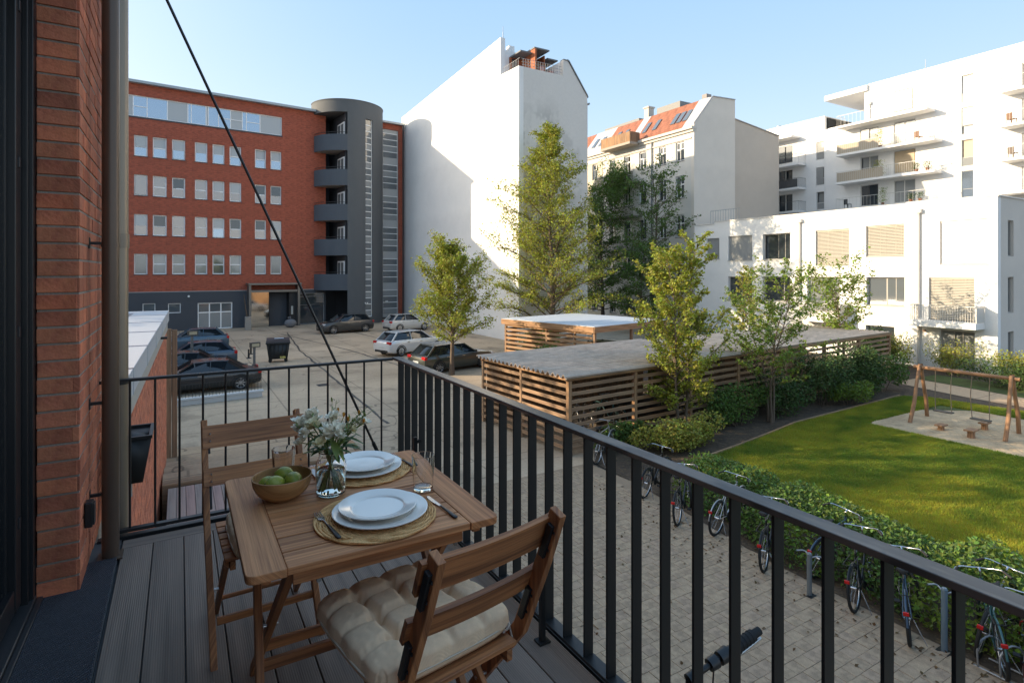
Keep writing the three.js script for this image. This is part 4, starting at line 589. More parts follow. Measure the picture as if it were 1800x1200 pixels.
function shed(label, pos, turn, L, D, H, bays, roofMat, leftWall = true) {
  const s = thing('bike_shed', label, 'shed', pos, turn, 'slatted sheds'), bw = L / bays, mFront = mSlat[2];
  const posts = []; for (let i = 0; i <= bays; i++) posts.push(bb(i * bw - 0.06, 0, -0.06, i * bw + 0.06, H, 0.06, 0.006)); for (const z of [-D / 2, -D]) posts.push(bb(-0.06, 0, z - 0.05, 0.06, H, z + 0.05, 0.006), bb(L - 0.06, 0, z - 0.05, L + 0.06, H, z + 0.05, 0.006)); posts.forEach((p, i) => obj('post', p, i <= bays ? mFront : mSlat[0], s));
  const n = 9, g = bx(bw - 0.125, 0.105, 0.024, 0, 0, 0, 0.003); for (let i = 0; i < bays; i++) for (let k = 0; k < n; k++) { const m = obj('slat', [g], mSlat[Math.floor(rnd() * 3)], s); m.position.set((i + 0.5) * bw, 0.2 + k * (H - 0.35) / (n - 1), 0.03); m.rotation.z = rr(-0.004, 0.004); }
  if (leftWall) { const gl = bx(0.024, 0.105, D / 2 - 0.11, 0, 0, 0, 0.003); for (let i = 0; i < 2; i++) for (let k = 0; k < n; k++) { const m = obj('slat', [gl], mSlat[k % 2], s); m.position.set(-0.03, 0.2 + k * (H - 0.35) / (n - 1), -D * (0.25 + 0.5 * i)); } }
  for (let x = 0.08; x < L - 0.1; x += 0.2) obj('back_board', bx(0.194, H - 0.05, 0.022, x + 0.1, (H - 0.05) / 2, -D + 0.07), mSlat[Math.floor(rnd() * 3)], s);
  obj('beam', [bb(-0.1, H, -0.05, L + 0.1, H + 0.12, 0.03, 0.004), bb(-0.1, H, -D - 0.04, L + 0.1, H + 0.12, -D + 0.04, 0.004), bb(-0.04, H + 0.0, -D + 0.04, 0.04, H + 0.115, -0.05)], mSlat[2], s);
  obj('roof_sheet', corrugated(-0.22, L + 0.1, -D - 0.15, 0.16, H + 0.15, H + 0.15), roofMat, s); obj('fascia', bb(-0.2, H + 0.04, 0.06, L + 0.1, H + 0.13, 0.1, 0.004), mSlat[2], s); return s;
}
{
  const roofTex = texture(512, 256, 3, 1.2, (u, v) => { const k = 0.62 + 0.5 * fbm(u * 8, v * 20, 8, 20, 4) + 0.12 * (noise(u * 100, v * 100, 100) - 0.5); return [0.52 * k, 0.43 * k, 0.35 * k]; });
  shed('slatted timber bike shed with corrugated roof at the corner of the path', [9.5, 0, -13.05], 4 * deg, 7.9, 4.6, 2.12, 3, M(null, 0.7, { map: roofTex }));
  shed('long slatted shed with pale roof running behind the dark shrubs', [17.6, 0, -13.75], 4 * deg, 12.2, 4.2, 2.1, 4, M(null, 0.75, { map: roofTex, color: lin(1.15, 1.12, 1.05) }), false);
  const c = thing('carport', 'timber carport with a flat white roof between the trees', 'carport', [17.2, 0, -21.6], 12 * deg); obj('roof_sheet', bb(-0.1, 2.52, -6.6, 6.1, 2.58, 0.1), M([0.55, 0.6, 0.66], 0.45), c); obj('fascia', [bb(-0.12, 2.28, 0.1, 6.12, 2.56, 0.15), bb(-0.15, 2.28, -6.6, -0.1, 2.56, 0.1)], mSlat[2], c);
  for (const [x, z] of [[0.05, 0], [3, 0], [5.9, 0], [0.05, -3.2], [0.05, -6.4], [5.9, -6.4]]) obj('post', bb(x - 0.06, 0, z - 0.06, x + 0.06, 2.5, z + 0.06), mSlat[1], c); for (let k = 0; k < 9; k++) { obj('slat', bb(-0.03, 0.25 + k * 0.24, -6.3, 0.0, 0.38 + k * 0.24, -0.1), mSlat[k % 3], c); obj('slat', bb(0.2, 0.25 + k * 0.24, -6.5, 5.8, 0.38 + k * 0.24, -6.47), mSlat[k % 3], c); }
}
// ---------------------------------------------------------------- bicycles
const bikePaint = { black: M([0.015, 0.015, 0.017], 0.3), blue: M([0.045, 0.085, 0.14], 0.35), silver: M([0.42, 0.43, 0.44], 0.3, { metalness: 0.7 }), red: M([0.25, 0.03, 0.025], 0.35), teal: M([0.04, 0.13, 0.14], 0.35) };
const mChrome = M([0.55, 0.55, 0.56], 0.25, { metalness: 1 }), mRedLens = MP([0.45, 0.01, 0.01], 0.15, {});
function bicycle(label, paint, pos, turn, { rack = true, guard = true, steer = 0.2, lean = 0.05, basket = false } = {}) {
  const b = thing('bicycle', label, 'bicycle', pos, turn, 'bicycles along the hedge'), R = 0.335, B = 1.04; b.rotation.order = 'YXZ'; b.rotation.x = lean;      // x forward, rear hub at x = 0
  const wheel = (x, st) => { const w = new THREE.Group(); w.name = 'wheel'; w.position.set(x, R + 0.015, 0); w.rotation.y = st; b.add(w); obj('tyre', setUV(flat(new THREE.TorusGeometry(R - 0.012, 0.024, 8, 40))), mRubber, w); obj('rim', setUV(flat(new THREE.TorusGeometry(R - 0.042, 0.011, 6, 40))), mChrome, w); const sp = [rod(V(0, 0, -0.04), V(0, 0, 0.04), 0.022, 0.022, 10)]; for (let i = 0; i < 14; i++) { const a = i / 14 * 6.283; sp.push(rod(V(0, 0, i % 2 ? 0.025 : -0.025), V(Math.cos(a) * (R - 0.045), Math.sin(a) * (R - 0.045), 0), 0.0022, 0.0022, 4)); } obj('spokes', sp, mChrome, w); return w; };
  wheel(0, 0); wheel(B, steer); const P = bikePaint[paint], bbk = V(0.43, 0.29, 0), st = V(0.28, 0.78, 0), hd = V(0.83, 0.82, 0), hb = V(0.88, 0.66, 0);
  obj('frame', [rod(bbk, st, 0.016, 0.016, 9), rod(st, hd, 0.015, 0.015, 9), rod(bbk, hb, 0.019, 0.019, 9), rod(hd.clone().add(V(-0.012, 0.05, 0)), hb.clone().add(V(0.01, -0.03, 0)), 0.021, 0.021, 10), ...[-1, 1].flatMap(s => [rod(bbk.clone().add(V(0, 0, s * 0.03)), V(0, R + 0.015, s * 0.055), 0.009, 0.008, 7), rod(st.clone().add(V(0.02, -0.08, s * 0.015)), V(0, R + 0.015, s * 0.055), 0.008, 0.007, 7)])], P, b);
  const fk = obj('fork', [-1, 1].map(s => tube([hb.clone().add(V(0.01, -0.02, 0)), hb.clone().add(V(0.03, -0.07, s * 0.05)), V(B - 0.03, 0.45, s * 0.055), V(B, R + 0.015, s * 0.055)], 0.011, 8, 7)), P, b);
  const hbar = obj('handlebar', [rod(hd.clone().add(V(-0.01, 0.04, 0)), V(0.79, 0.98, 0), 0.012, 0.012, 9), rod(V(0.79, 0.98, 0), V(0.86, 1.0, 0), 0.014, 0.014, 9), tube([V(0.66, 1.0, -0.31), V(0.76, 1.03, -0.24), V(0.85, 1.0, -0.08), V(0.86, 1.0, 0), V(0.85, 1.0, 0.08), V(0.76, 1.03, 0.24), V(0.66, 1.0, 0.31)], 0.011, 24, 8)], mChrome, b);
  for (const s of [-1, 1]) { obj('grip', rod(V(0.64, 0.995, s * 0.32), V(0.745, 1.028, s * 0.25), 0.017, 0.017, 10), mRubber, hbar); obj('brake_lever', tube([V(0.79, 1.02, s * 0.22), V(0.81, 1.0, s * 0.27), V(0.73, 0.985, s * 0.31)], 0.005, 8, 5), mChrome, hbar); }
  const sec = (x, w, y, t) => [[x, y - t, -w * 0.6], [x, y, -w], [x, y + 0.012, -w * 0.5], [x, y + 0.008, 0], [x, y + 0.012, w * 0.5], [x, y, w], [x, y - t, w * 0.6], [x, y - t, -w * 0.6]]; obj('saddle', [loft([sec(0.09, 0.05, 0.955, 0.04), sec(0.12, 0.085, 0.965, 0.045), sec(0.2, 0.07, 0.955, 0.045), sec(0.28, 0.03, 0.95, 0.04), sec(0.37, 0.018, 0.95, 0.03)])], mRubber, b); obj('seat_post', rod(st, V(0.235, 0.92, 0), 0.013, 0.013, 9), mChrome, b);
  obj('crank', [rod(bbk.clone().add(V(0, 0, -0.06)), bbk.clone().add(V(0, 0, 0.06)), 0.02, 0.02, 10), rod(bbk.clone().add(V(0, 0, 0.06)), bbk.clone().add(V(0.1, -0.13, 0.065)), 0.009, 0.009, 6), rod(bbk.clone().add(V(0, 0, -0.06)), bbk.clone().add(V(-0.1, 0.13, -0.065)), 0.009, 0.009, 6), rod(bbk.clone().add(V(0, 0, 0.045)), bbk.clone().add(V(0, 0, 0.05)), 0.095, 0.095, 22)], mBlack, b);
  for (const s of [1, -1]) obj('pedal', bx(0.09, 0.02, 0.07, 0.43 + s * 0.1, 0.29 - s * 0.13, s * 0.11, 0.004), mRubber, b);
  const gd = (x, a0, a1) => tube([...Array(9).keys()].map(i => { const a = mix(a0, a1, i / 8); return V(x + Math.cos(a) * (R + 0.025), R + 0.015 + Math.sin(a) * (R + 0.025), 0); }), 0.014, 20, 5); if (guard) { obj('mudguard', gd(0, 0.3, 3.0), P, b); obj('mudguard', gd(B, 0.9, 2.9), P, b); }
  if (rack) obj('rack', [rod(V(-0.22, 0.77, -0.06), V(0.2, 0.77, -0.06), 0.006, 0.006, 5), rod(V(-0.22, 0.77, 0.06), V(0.2, 0.77, 0.06), 0.006, 0.006, 5), rod(V(-0.22, 0.77, -0.06), V(-0.22, 0.77, 0.06), 0.006, 0.006, 5), rod(V(-0.1, 0.77, 0.06), V(0, R, 0.06), 0.005, 0.005, 5), rod(V(-0.1, 0.77, -0.06), V(0, R, -0.06), 0.005, 0.005, 5)], mBlack, b);
  obj('rear_light', bx(0.03, 0.05, 0.07, -0.31, 0.56, 0, 0.008), mRedLens, b); obj('kickstand', rod(V(0.1, 0.3, 0.07), V(0.02, 0.005, 0.2), 0.008, 0.006, 6), mChrome, b);
  if (basket) { const k = []; for (let i = 0; i < 7; i++) { const y = 0.78 + i * 0.035, g = 0.1 + i * 0.008; k.push(bb(1.0 - g, y, -g - 0.03, 1.0 + g, y + 0.004, -g - 0.026), bb(1.0 - g, y, g + 0.026, 1.0 + g, y + 0.004, g + 0.03), bb(1.0 - g, y, -g - 0.03, 1.004 - g, y + 0.004, g + 0.03), bb(1.0 + g, y, -g - 0.03, 1.004 + g, y + 0.004, g + 0.03)); } obj('basket', k, mBlack, b); }
  return b;
}
bicycle('bicycle with pale mudguards parked nearest the slatted shed', 'silver', [9.75, 0, -12.1], 25 * deg, { lean: -0.06 });
bicycle('black bicycle beside the bright yellow shrub, first along the lawn edge', 'black', [9.25, 0, -9.75], 22 * deg, { lean: 0.08, steer: -0.3 });
bicycle('black bicycle with chrome rims, second along the lawn edge', 'black', [8.85, 0, -8.35], 30 * deg, { lean: -0.07, steer: 0.35 });
bicycle('dark bicycle with steel mudguards, third along the lawn edge', 'silver', [9.15, 0, -7.65], 14 * deg, { lean: 0.05, steer: 0.1, rack: false });
bicycle('black city bicycle with red rear light just left of the grey bollard', 'black', [8.78, 0, -6.3], 24 * deg, { lean: -0.06, steer: -0.2 });
bicycle('blue bicycle leaning behind the grey bollard', 'blue', [9.35, 0, -5.75], 4 * deg, { lean: 0.12, steer: 0.4 });
bicycle('blue and red bicycle leaning on the blue grey stand', 'blue', [8.82, 0, -4.05], 26 * deg, { lean: -0.09, steer: 0.5 });
bicycle('bare silver bicycle half sunk in the hedge, right of the stand', 'silver', [9.35, 0, -3.45], 8 * deg, { lean: 0.14, steer: -0.5, rack: false, guard: false });
bicycle('red trimmed bicycle cut off by the right edge of the picture', 'red', [8.75, 0, -2.75], 20 * deg, { lean: 0.05 });
bicycle('black bicycle whose saddle shows at the bottom right edge', 'black', [5.55, 0, -1.75], 70 * deg, { lean: 0.03 });
bicycle('black bicycle squeezed between the blue one and the blue grey stand', 'black', [8.95, 0, -4.85], 16 * deg, { lean: -0.1, steer: 0.4 });
bicycle('teal bicycle leaning left of the red trimmed one', 'teal', [9.15, 0, -3.1], 30 * deg, { lean: -0.12, steer: -0.3 });
bicycle('black bicycle entangled with the wheel rack at right', 'black', [9.3, 0, -2.55], 2 * deg, { lean: 0.1, steer: 0.5, rack: false });
bicycle('silver bicycle inside the slatted shed', 'silver', [11.2, 0, -14.4], 80 * deg); bicycle('teal bicycle inside the slatted shed', 'teal', [12.6, 0, -14.5], 95 * deg);
// stands
function bollard(label, pos, h, mat) { const t = thing('bike_stand', label, 'bike stand', pos, 0, 'bike stands'); obj('post', rod(V(0, 0, 0), V(0, h, 0), 0.038, 0.038, 16), mat, t); obj('foot_plate', bb(-0.08, 0, -0.08, 0.08, 0.012, 0.08), mBlack, t); obj('cap', rod(V(0, h, 0), V(0, h + 0.02, 0), 0.04, 0.03, 16), mat, t); obj('hook', [tube([V(0, h - 0.06, 0), V(0.1, h - 0.02, 0.1), V(0.2, h - 0.1, 0.12), V(0.28, h - 0.3, 0.1)], 0.012, 12, 6), tube([V(0, h - 0.06, 0), V(0.08, h - 0.02, -0.12), V(-0.1, h + 0.02, -0.16)], 0.012, 10, 6)], mZinc, t); }
bollard('grey tubular bike stand in front of the leaning bicycle', [8.72, 0.02, -5.46], 0.66, mGreyPost); bollard('blue grey angled bike stand among the right hand bicycles', [9.02, 0.02, -3.72], 0.85, M([0.12, 0.17, 0.21], 0.5));
{ const t = thing('wheel_rack', 'low bent steel wheel rack lying in the hedge at right', 'bike rack', [9.15, 0.01, -3.05]); for (let k = 0; k < 3; k++) obj('hoop', tube([V(-0.1, 0.01, k * 0.24 - 0.3), V(-0.1, 0.3, k * 0.24 - 0.3), V(0.06, 0.4, k * 0.24 - 0.24), V(0.22, 0.3, k * 0.24 - 0.18), V(0.22, 0.01, k * 0.24 - 0.18)], 0.012, 20, 7), mZinc, t); obj('base_bar', [rod(V(-0.1, 0.015, -0.35), V(-0.1, 0.015, 0.35), 0.014, 0.014, 7), rod(V(0.22, 0.015, -0.3), V(0.22, 0.015, 0.4), 0.014, 0.014, 7)], mZinc, t); }
{ // handlebar that sticks up just outside the front railing, carried by a bracket on the edge beam
  const t = thing('bicycle_handlebar', 'black handlebar with rubber grip and brake lever sticking up outside the front railing', 'handlebar', [1.667, 3.665, -1.514]); const a = V(0, 0, 0), e = V(0.359, 0.086, 0.034);
  const at = q => a.clone().lerp(e, q); obj('bar', [rod(a, e, 0.012, 0.012, 12), rod(V(-0.03, -0.35, 0.03), a, 0.018, 0.018, 12), bb(-0.2, -0.29, 0.01, 0.0, -0.26, 0.05), rod(at(-0.03), at(0.12), 0.022, 0.022, 14)], mBlack, t);
  obj('grip', [rod(at(0.66), at(0.9), 0.023, 0.023, 18), rod(at(0.62), at(0.66), 0.028, 0.028, 18), ...[0.7, 0.75, 0.8, 0.85].map(q => rod(at(q), at(q + 0.012), 0.0245, 0.0245, 18))], mRubber, t); obj('end_plug', rod(at(0.9), at(1.0), 0.017, 0.016, 16), mRubber, t);
  obj('shifter', [rod(at(0.4), at(0.52), 0.026, 0.028, 16), rod(at(0.26), at(0.36), 0.024, 0.026, 16), rod(at(0.53), at(0.57), 0.02, 0.02, 14)], M([0.02, 0.02, 0.022], 0.4), t); obj('brake_lever', tube([at(0.45).add(V(0.02, -0.02, 0.01)), at(0.62).add(V(0.04, -0.035, 0.0)), at(0.95).add(V(0.028, -0.03, 0.0))], 0.006, 14, 7), mSteel, t); obj('cable', tube([at(0.3).add(V(0.01, -0.02, 0)), at(0.16).add(V(0.03, -0.09, 0.02)), at(0.0).add(V(0.0, -0.2, 0.05))], 0.0035, 16, 6), mBlack, t);
}
// ---------------------------------------------------------------- cars: x forward, y up
function car(name, label, paint, pos, turn, kind, dims = {}) {
  const { L = 4.5, W = 1.8, H = 1.42 } = dims, c = thing(name, label, 'car', pos, turn, 'cars in the car park'), w = W / 2, P = MP(paint, 0.32, { clearcoat: 1, clearcoatRoughness: 0.06, metalness: 0.25 }), G = MP([0.012, 0.016, 0.02], 0.04, { ior: 1.6 }), suv = kind === 'suv', est = kind === 'estate' || suv, belt = H * 0.64, hood = H * 0.60, f = L / 2;
  const st = [[f, 0.30, hood - 0.20, 0.78], [f - 0.06, 0.22, hood - 0.12, 0.9], [f - 0.35, 0.19, hood - 0.03, 0.98], [f - 1.0, 0.18, hood + 0.03, 1], [f - 1.35, 0.18, belt, 1], [0, 0.18, belt + 0.02, 1], [-f + 1.0, 0.18, belt + 0.04, 1], [-f + 0.45, 0.20, belt + (est ? 0.05 : 0.04), 0.985], [-f + 0.08, 0.26, belt - 0.02, 0.93], [-f, 0.34, belt - 0.14, 0.86]];
  const sec = ([x, yb, yt, k]) => { const h = []; for (const [q, u] of [[0.0, yb], [0.86, yb], [0.97, yb + 0.09], [1, mix(yb, yt, 0.45)], [0.985, mix(yb, yt, 0.72)], [0.95, yt - 0.05], [0.88, yt], [0, yt + 0.015]]) h.push([x, u, q * w * k]); return [...h, ...h.slice(0, -1).reverse().map(p => [p[0], p[1], -p[2]])]; };
  obj('body', loft(st.map(sec)), P, c);
  const x1 = f - 1.25, x2 = f - 2.0 + (suv ? 0.1 : 0), x3 = est ? -f + 0.75 : -f + 1.35, x4 = est ? -f + 0.22 : -f + 0.62, gs = (x, y, k) => [[x, y, -w * k], [x, y, w * k]]; const yb = belt - 0.03, yr = H - 0.05;
  const ring = [[x1, yb, 0.86], [x2, yr, 0.68], [mix(x2, x3, 0.5), H - 0.02, 0.69], [x3, yr, 0.67], [x4, yb + 0.02, 0.84]];
  const glass = loft([[...ring.map(([x, y, k]) => [x, y, -w * k])], [...ring.map(([x, y, k]) => [x, y, w * k])]], true); obj('glasshouse', glass, G, c);
  const roofSec = (x, y, k) => [[x, y - 0.02, -w * k - 0.005], [x, y + 0.018, -w * k * 0.85], [x, y + 0.032, 0], [x, y + 0.018, w * k * 0.85], [x, y - 0.02, w * k + 0.005]]; obj('roof', loft([roofSec(x2 + 0.06, yr - 0.03, 0.685), roofSec(x2 - 0.1, yr + 0.005, 0.69), roofSec(mix(x2, x3, 0.5), H - 0.015, 0.70), roofSec(x3 + 0.1, yr + 0.005, 0.685), roofSec(x3 - 0.08, yr - 0.05, 0.68)], false), P, c);
  for (const s of [-1, 1]) { for (const g of [bar(V(x1, yb, s * w * 0.865), V(x2, yr, s * w * 0.685), 0.06, 0.05), bar(V(x4, yb, s * w * 0.845), V(x3, yr, s * w * 0.675), est ? 0.1 : 0.16, 0.05), bar(V(mix(x2, x3, 0.48), yb, s * w * 0.872), V(mix(x2, x3, 0.5), yr, s * w * 0.70), 0.05, 0.03)]) obj('pillar', g, P, c); obj('mirror', bx(0.1, 0.13, 0.18, x1 - 0.2, belt + 0.07, s * (w + 0.08), 0.03), P, c); obj('headlight', bx(0.22, 0.13, 0.36, f - 0.14, hood - 0.14, s * w * 0.70, 0.03), MP([0.55, 0.56, 0.58], 0.1, { clearcoat: 1 }), c); obj('taillight', bx(0.16, 0.17, 0.34, -f + 0.08, belt - 0.1, s * w * 0.74, 0.03), mRedLens, c); obj('door_handle', [bx(0.18, 0.03, 0.03, 0.1, belt - 0.12, s * (w * 0.985 + 0.005)), bx(0.18, 0.03, 0.03, -0.9, belt - 0.1, s * (w * 0.985 + 0.005))], mChrome, c); }
  const R = suv ? 0.36 : 0.325; for (const x of [f - 0.88, -f + 0.86]) { obj('wheel_arch', [-1, 1].map(s => { const g = setUV(flat(new THREE.TorusGeometry(R + 0.04, 0.03, 6, 20, Math.PI))); g.translate(x, R - 0.01, s * (w - 0.01)); return g; }), M([0.012, 0.012, 0.012], 0.7), c); for (const s of [-1, 1]) { const wl = obj('wheel', setUV(flat(new THREE.TorusGeometry(R - 0.07, 0.085, 10, 28))), mRubber, c); wl.position.set(x, R, s * (w - 0.085)); wl.scale.z = 1.15; const sp = [rod(V(0, 0, s * 0.03), V(0, 0, s * 0.07), 0.06, 0.06, 14)]; for (let i = 0; i < 8; i++) { const a = i / 8 * 6.283; sp.push(bar(V(0, 0, s * 0.055), V(Math.cos(a) * (R - 0.1), Math.sin(a) * (R - 0.1), s * 0.05), 0.05, 0.02)); } const tr = setUV(flat(new THREE.TorusGeometry(R - 0.1, 0.022, 6, 28))); tr.translate(0, 0, s * 0.055); sp.push(tr); obj('rim', sp, M([0.42, 0.42, 0.43], 0.35, { metalness: 0.8 }), wl); obj('hub_back', rod(V(0, 0, s * 0.0), V(0, 0, s * 0.015), R - 0.09, R - 0.09, 20), mRubber, wl); } }
  obj('bumper_trim', [bb(-f - 0.01, 0.28, -w * 0.7, -f + 0.06, 0.42, w * 0.7, 0.02), bb(f - 0.07, 0.26, -w * 0.65, f + 0.01, 0.44, w * 0.65, 0.02)], M([0.015, 0.015, 0.016], 0.6), c); obj('number_plate', bx(0.02, 0.11, 0.5, -f - 0.012, 0.60, 0, 0.003), M([0.6, 0.6, 0.58], 0.5), c); return c;
}
const carFacingLeft = Math.PI;
car('saloon_car', 'black saloon car with silver wheels, nearest in the left row', [0.012, 0.014, 0.018], [0.85, 0, -28.6], carFacingLeft, 'saloon', { L: 4.7, H: 1.34 });
car('saloon_car', 'black saloon car half hidden behind the nearest black car', [0.015, 0.016, 0.02], [-0.1, 0, -31.7], carFacingLeft, 'saloon', { H: 1.38 });
car('hatchback_car', 'dark blue hatchback, third in the left row', [0.03, 0.06, 0.10], [0.6, 0, -35.3], carFacingLeft, 'estate', { L: 4.3, H: 1.45 });
car('hatchback_car', 'blue hatchback, farthest in the left row', [0.04, 0.085, 0.13], [0.75, 0, -43.6], carFacingLeft, 'estate', { L: 4.3, H: 1.45 });
car('suv_car', 'dark grey car parked in front of the round tower', [0.04, 0.04, 0.042], [12.4, 0, -49.8], 190 * deg, 'suv', { L: 4.6, W: 1.86, H: 1.58 });
car('estate_car', 'white car farthest back, beside the tower stair glazing', [0.62, 0.61, 0.58], [17.6, 0, -48.6], 10 * deg, 'estate', { L: 4.2, H: 1.5 });
car('estate_car', 'white estate car with its tail towards the courtyard corner', [0.68, 0.68, 0.68], [12.9, 0, -35.0], 20 * deg, 'estate', { L: 4.7, H: 1.5 });
car('estate_car', 'dark green car parked behind the small tree', [0.035, 0.042, 0.035], [12.7, 0, -28.1], 12 * deg, 'estate', { L: 4.6, H: 1.45 });
car('saloon_car', 'dark car standing under the carport roof', [0.02, 0.022, 0.028], [20.6, 0, -24.6], 12 * deg, 'saloon');
// ---------------------------------------------------------------- bin, lamps, steps, fence in the car park
{
  const b = thing('waste_container', 'black wheeled waste container standing on the car park', 'waste container', [4.95, 0, -35.4], -8 * deg), mb = M([0.016, 0.017, 0.018], 0.55); const s4 = (y, a, d) => [[-a, y, -d], [a, y, -d], [a, y, d], [-a, y, d], [-a, y, -d]];
  obj('body', loft([s4(0.2, 0.5, 0.38), s4(1.1, 0.62, 0.5)]), mb, b); obj('rim', [bb(-0.66, 1.08, -0.54, 0.66, 1.16, 0.54, 0.02)], mb, b); const ld = []; for (let i = 0; i <= 8; i++) { const a = i / 8 * Math.PI; ld.push([[-0.62, 1.15 + Math.sin(a) * 0.26, -Math.cos(a) * 0.52], [0.62, 1.15 + Math.sin(a) * 0.26, -Math.cos(a) * 0.52]]); } obj('lid', loft(ld, false), M([0.045, 0.025, 0.02], 0.5), b);
  for (const x of [-0.42, 0.42]) for (const z of [-0.3, 0.3]) obj('castor', [rod(V(x, 0.1, z - 0.03), V(x, 0.1, z + 0.03), 0.1, 0.1, 14), bb(x - 0.03, 0.1, z - 0.04, x + 0.03, 0.24, z + 0.04)], mRubber, b); for (let k = -2; k <= 2; k++) obj('rib', bar(V(k * 0.2, 0.24, 0.4), V(k * 0.24, 1.06, 0.51), 0.03, 0.04), mb, b); obj('label', bx(0.3, 0.12, 0.012, 0.25, 0.3, 0.418), M([0.5, 0.42, 0.12], 0.6), b); obj('paper', bx(0.5, 0.03, 0.3, 0.05, 1.38, 0.2), M([0.5, 0.55, 0.62], 0.8), b);
}
function postLamp(label, pos, h) { const t = thing('post_lamp', label, 'lamp', pos, 0.3, 'low lamps of the car park'); obj('post', bb(-0.05, 0, -0.04, 0.05, h, 0.04, 0.006), M([0.12, 0.12, 0.12], 0.6), t); obj('lamp_head', bb(-0.2, h - 0.02, -0.1, 0.26, h + 0.22, 0.1, 0.01), M([0.06, 0.055, 0.05], 0.5), t); obj('lens', bb(-0.16, h + 0.02, 0.1, 0.2, h + 0.17, 0.11), M([0.45, 0.38, 0.25], 0.4), t); }
postLamp('low post lamp rising between the cars on the left', [0.55, 0, -33.2], 2.0); postLamp('low post lamp behind the black saloon, beside the open tarmac', [3.15, 0, -30.3], 1.55);
{ const t = thing('gate_post', 'short grey stone post beside the office entrance', 'post', [5.3, 0, -55.9]); obj('block', bb(-0.25, 0, -0.25, 0.25, 1.2, 0.25, 0.03), plaster([0.3, 0.28, 0.25]), t); obj('pole', rod(V(-0.1, 1.2, 0), V(-0.35, 3.2, 0), 0.05, 0.03, 8), mBark, t); const r = thing('rubble_sack', 'grey sack leaning at the office entrance', 'sack', [9.0, 0, -56.6]); obj('bag', setUV(flat(new THREE.SphereGeometry(0.55, 14, 10))).scale(1, 0.75, 0.7).translate(0, 0.4, 0), M([0.16, 0.16, 0.17], 0.9), r); obj('tied_neck', rod(V(-0.05, 0.74, 0), V(-0.12, 0.98, 0.04), 0.1, 0.16, 10), M([0.12, 0.12, 0.13], 0.9), r);
  for (const [i, [x, z]] of [[3.6, -37.6], [3.9, -39.4]].entries()) { const p = thing('short_bollard', i ? 'short dark bollard farther behind the waste container' : 'short dark bollard left of the waste container', 'bollard', [x, 0, z], 0, 'bollards by the container'); obj('post', rod(V(0, 0, 0), V(0, 0.55, 0), 0.06, 0.05, 10), mBlack, p); obj('base', rod(V(0, 0, 0), V(0, 0.05, 0), 0.16, 0.13, 12), mBlack, p); } }
{ // low wall with thin fence, sleeper steps and the lower terrace below the side railing
  const w = thing('low_wall', 'low pale kerb wall with a thin wire fence behind the side railing', 'wall', [-0.2, 0, -25.4], 6 * deg); obj('block', bb(0, 0, -0.2, 3.2, 0.22, 0.0, 0.02), plaster([0.52, 0.51, 0.49]), w); obj('cap', bb(-0.03, 0.22, -0.23, 3.25, 0.29, 0.03, 0.01), plaster([0.62, 0.62, 0.61]), w); const fr = []; for (let x = 0.05; x < 3.2; x += 0.12) fr.push(rod(V(x, 0.28, -0.1), V(x, 0.8, -0.1), 0.008, 0.008, 5)); fr.push(rod(V(0, 0.8, -0.1), V(3.2, 0.8, -0.1), 0.012, 0.012, 6), rod(V(0, 0.4, -0.1), V(3.2, 0.4, -0.1), 0.01, 0.01, 6)); obj('fence', fr, mBlack, w);
  const s = thing('sleeper_steps', 'broad steps of weathered timber sleepers below the side railing', 'steps', [-0.3, 0, -13.0]); for (let k = 0; k < 6; k++) { obj('sleeper', bb(0, 0, -0.28 - k * 1.0, 4.0 + 0.15 * k, 1.05 - 0.17 * k, 0 - k * 1.0, 0.02), mSlat[k % 3], s); obj('tread', bb(0, 0, -1.0 - k * 1.0, 3.9 + 0.15 * k, 0.96 - 0.17 * k, -0.285 - k * 1.0), M(null, 0.9, { map: concreteTex, color: lin(0.9, 0.82, 0.74) }), s); }
  const t = thing('lower_terrace', 'grey planked terrace below the balcony beside the annex', 'terrace', [-0.2, 0, -12.9]); obj('base', bb(0, 0, 0.01, 2.9, 0.97, 6.3), M([0.09, 0.08, 0.075], 0.9), t); const g = bx(0.142, 0.026, 6.28, 0, 0, 0, 0.003); for (let k = 0; k < 19; k++) { const p = obj('plank', [g], M(null, 0.8, { map: deckTex, color: lin(1.5 + 0.3 * (k % 3) * 0.5, 1.6, 1.75) }), t); p.position.set(0.08 + k * 0.15, 0.986, 3.16); }
}
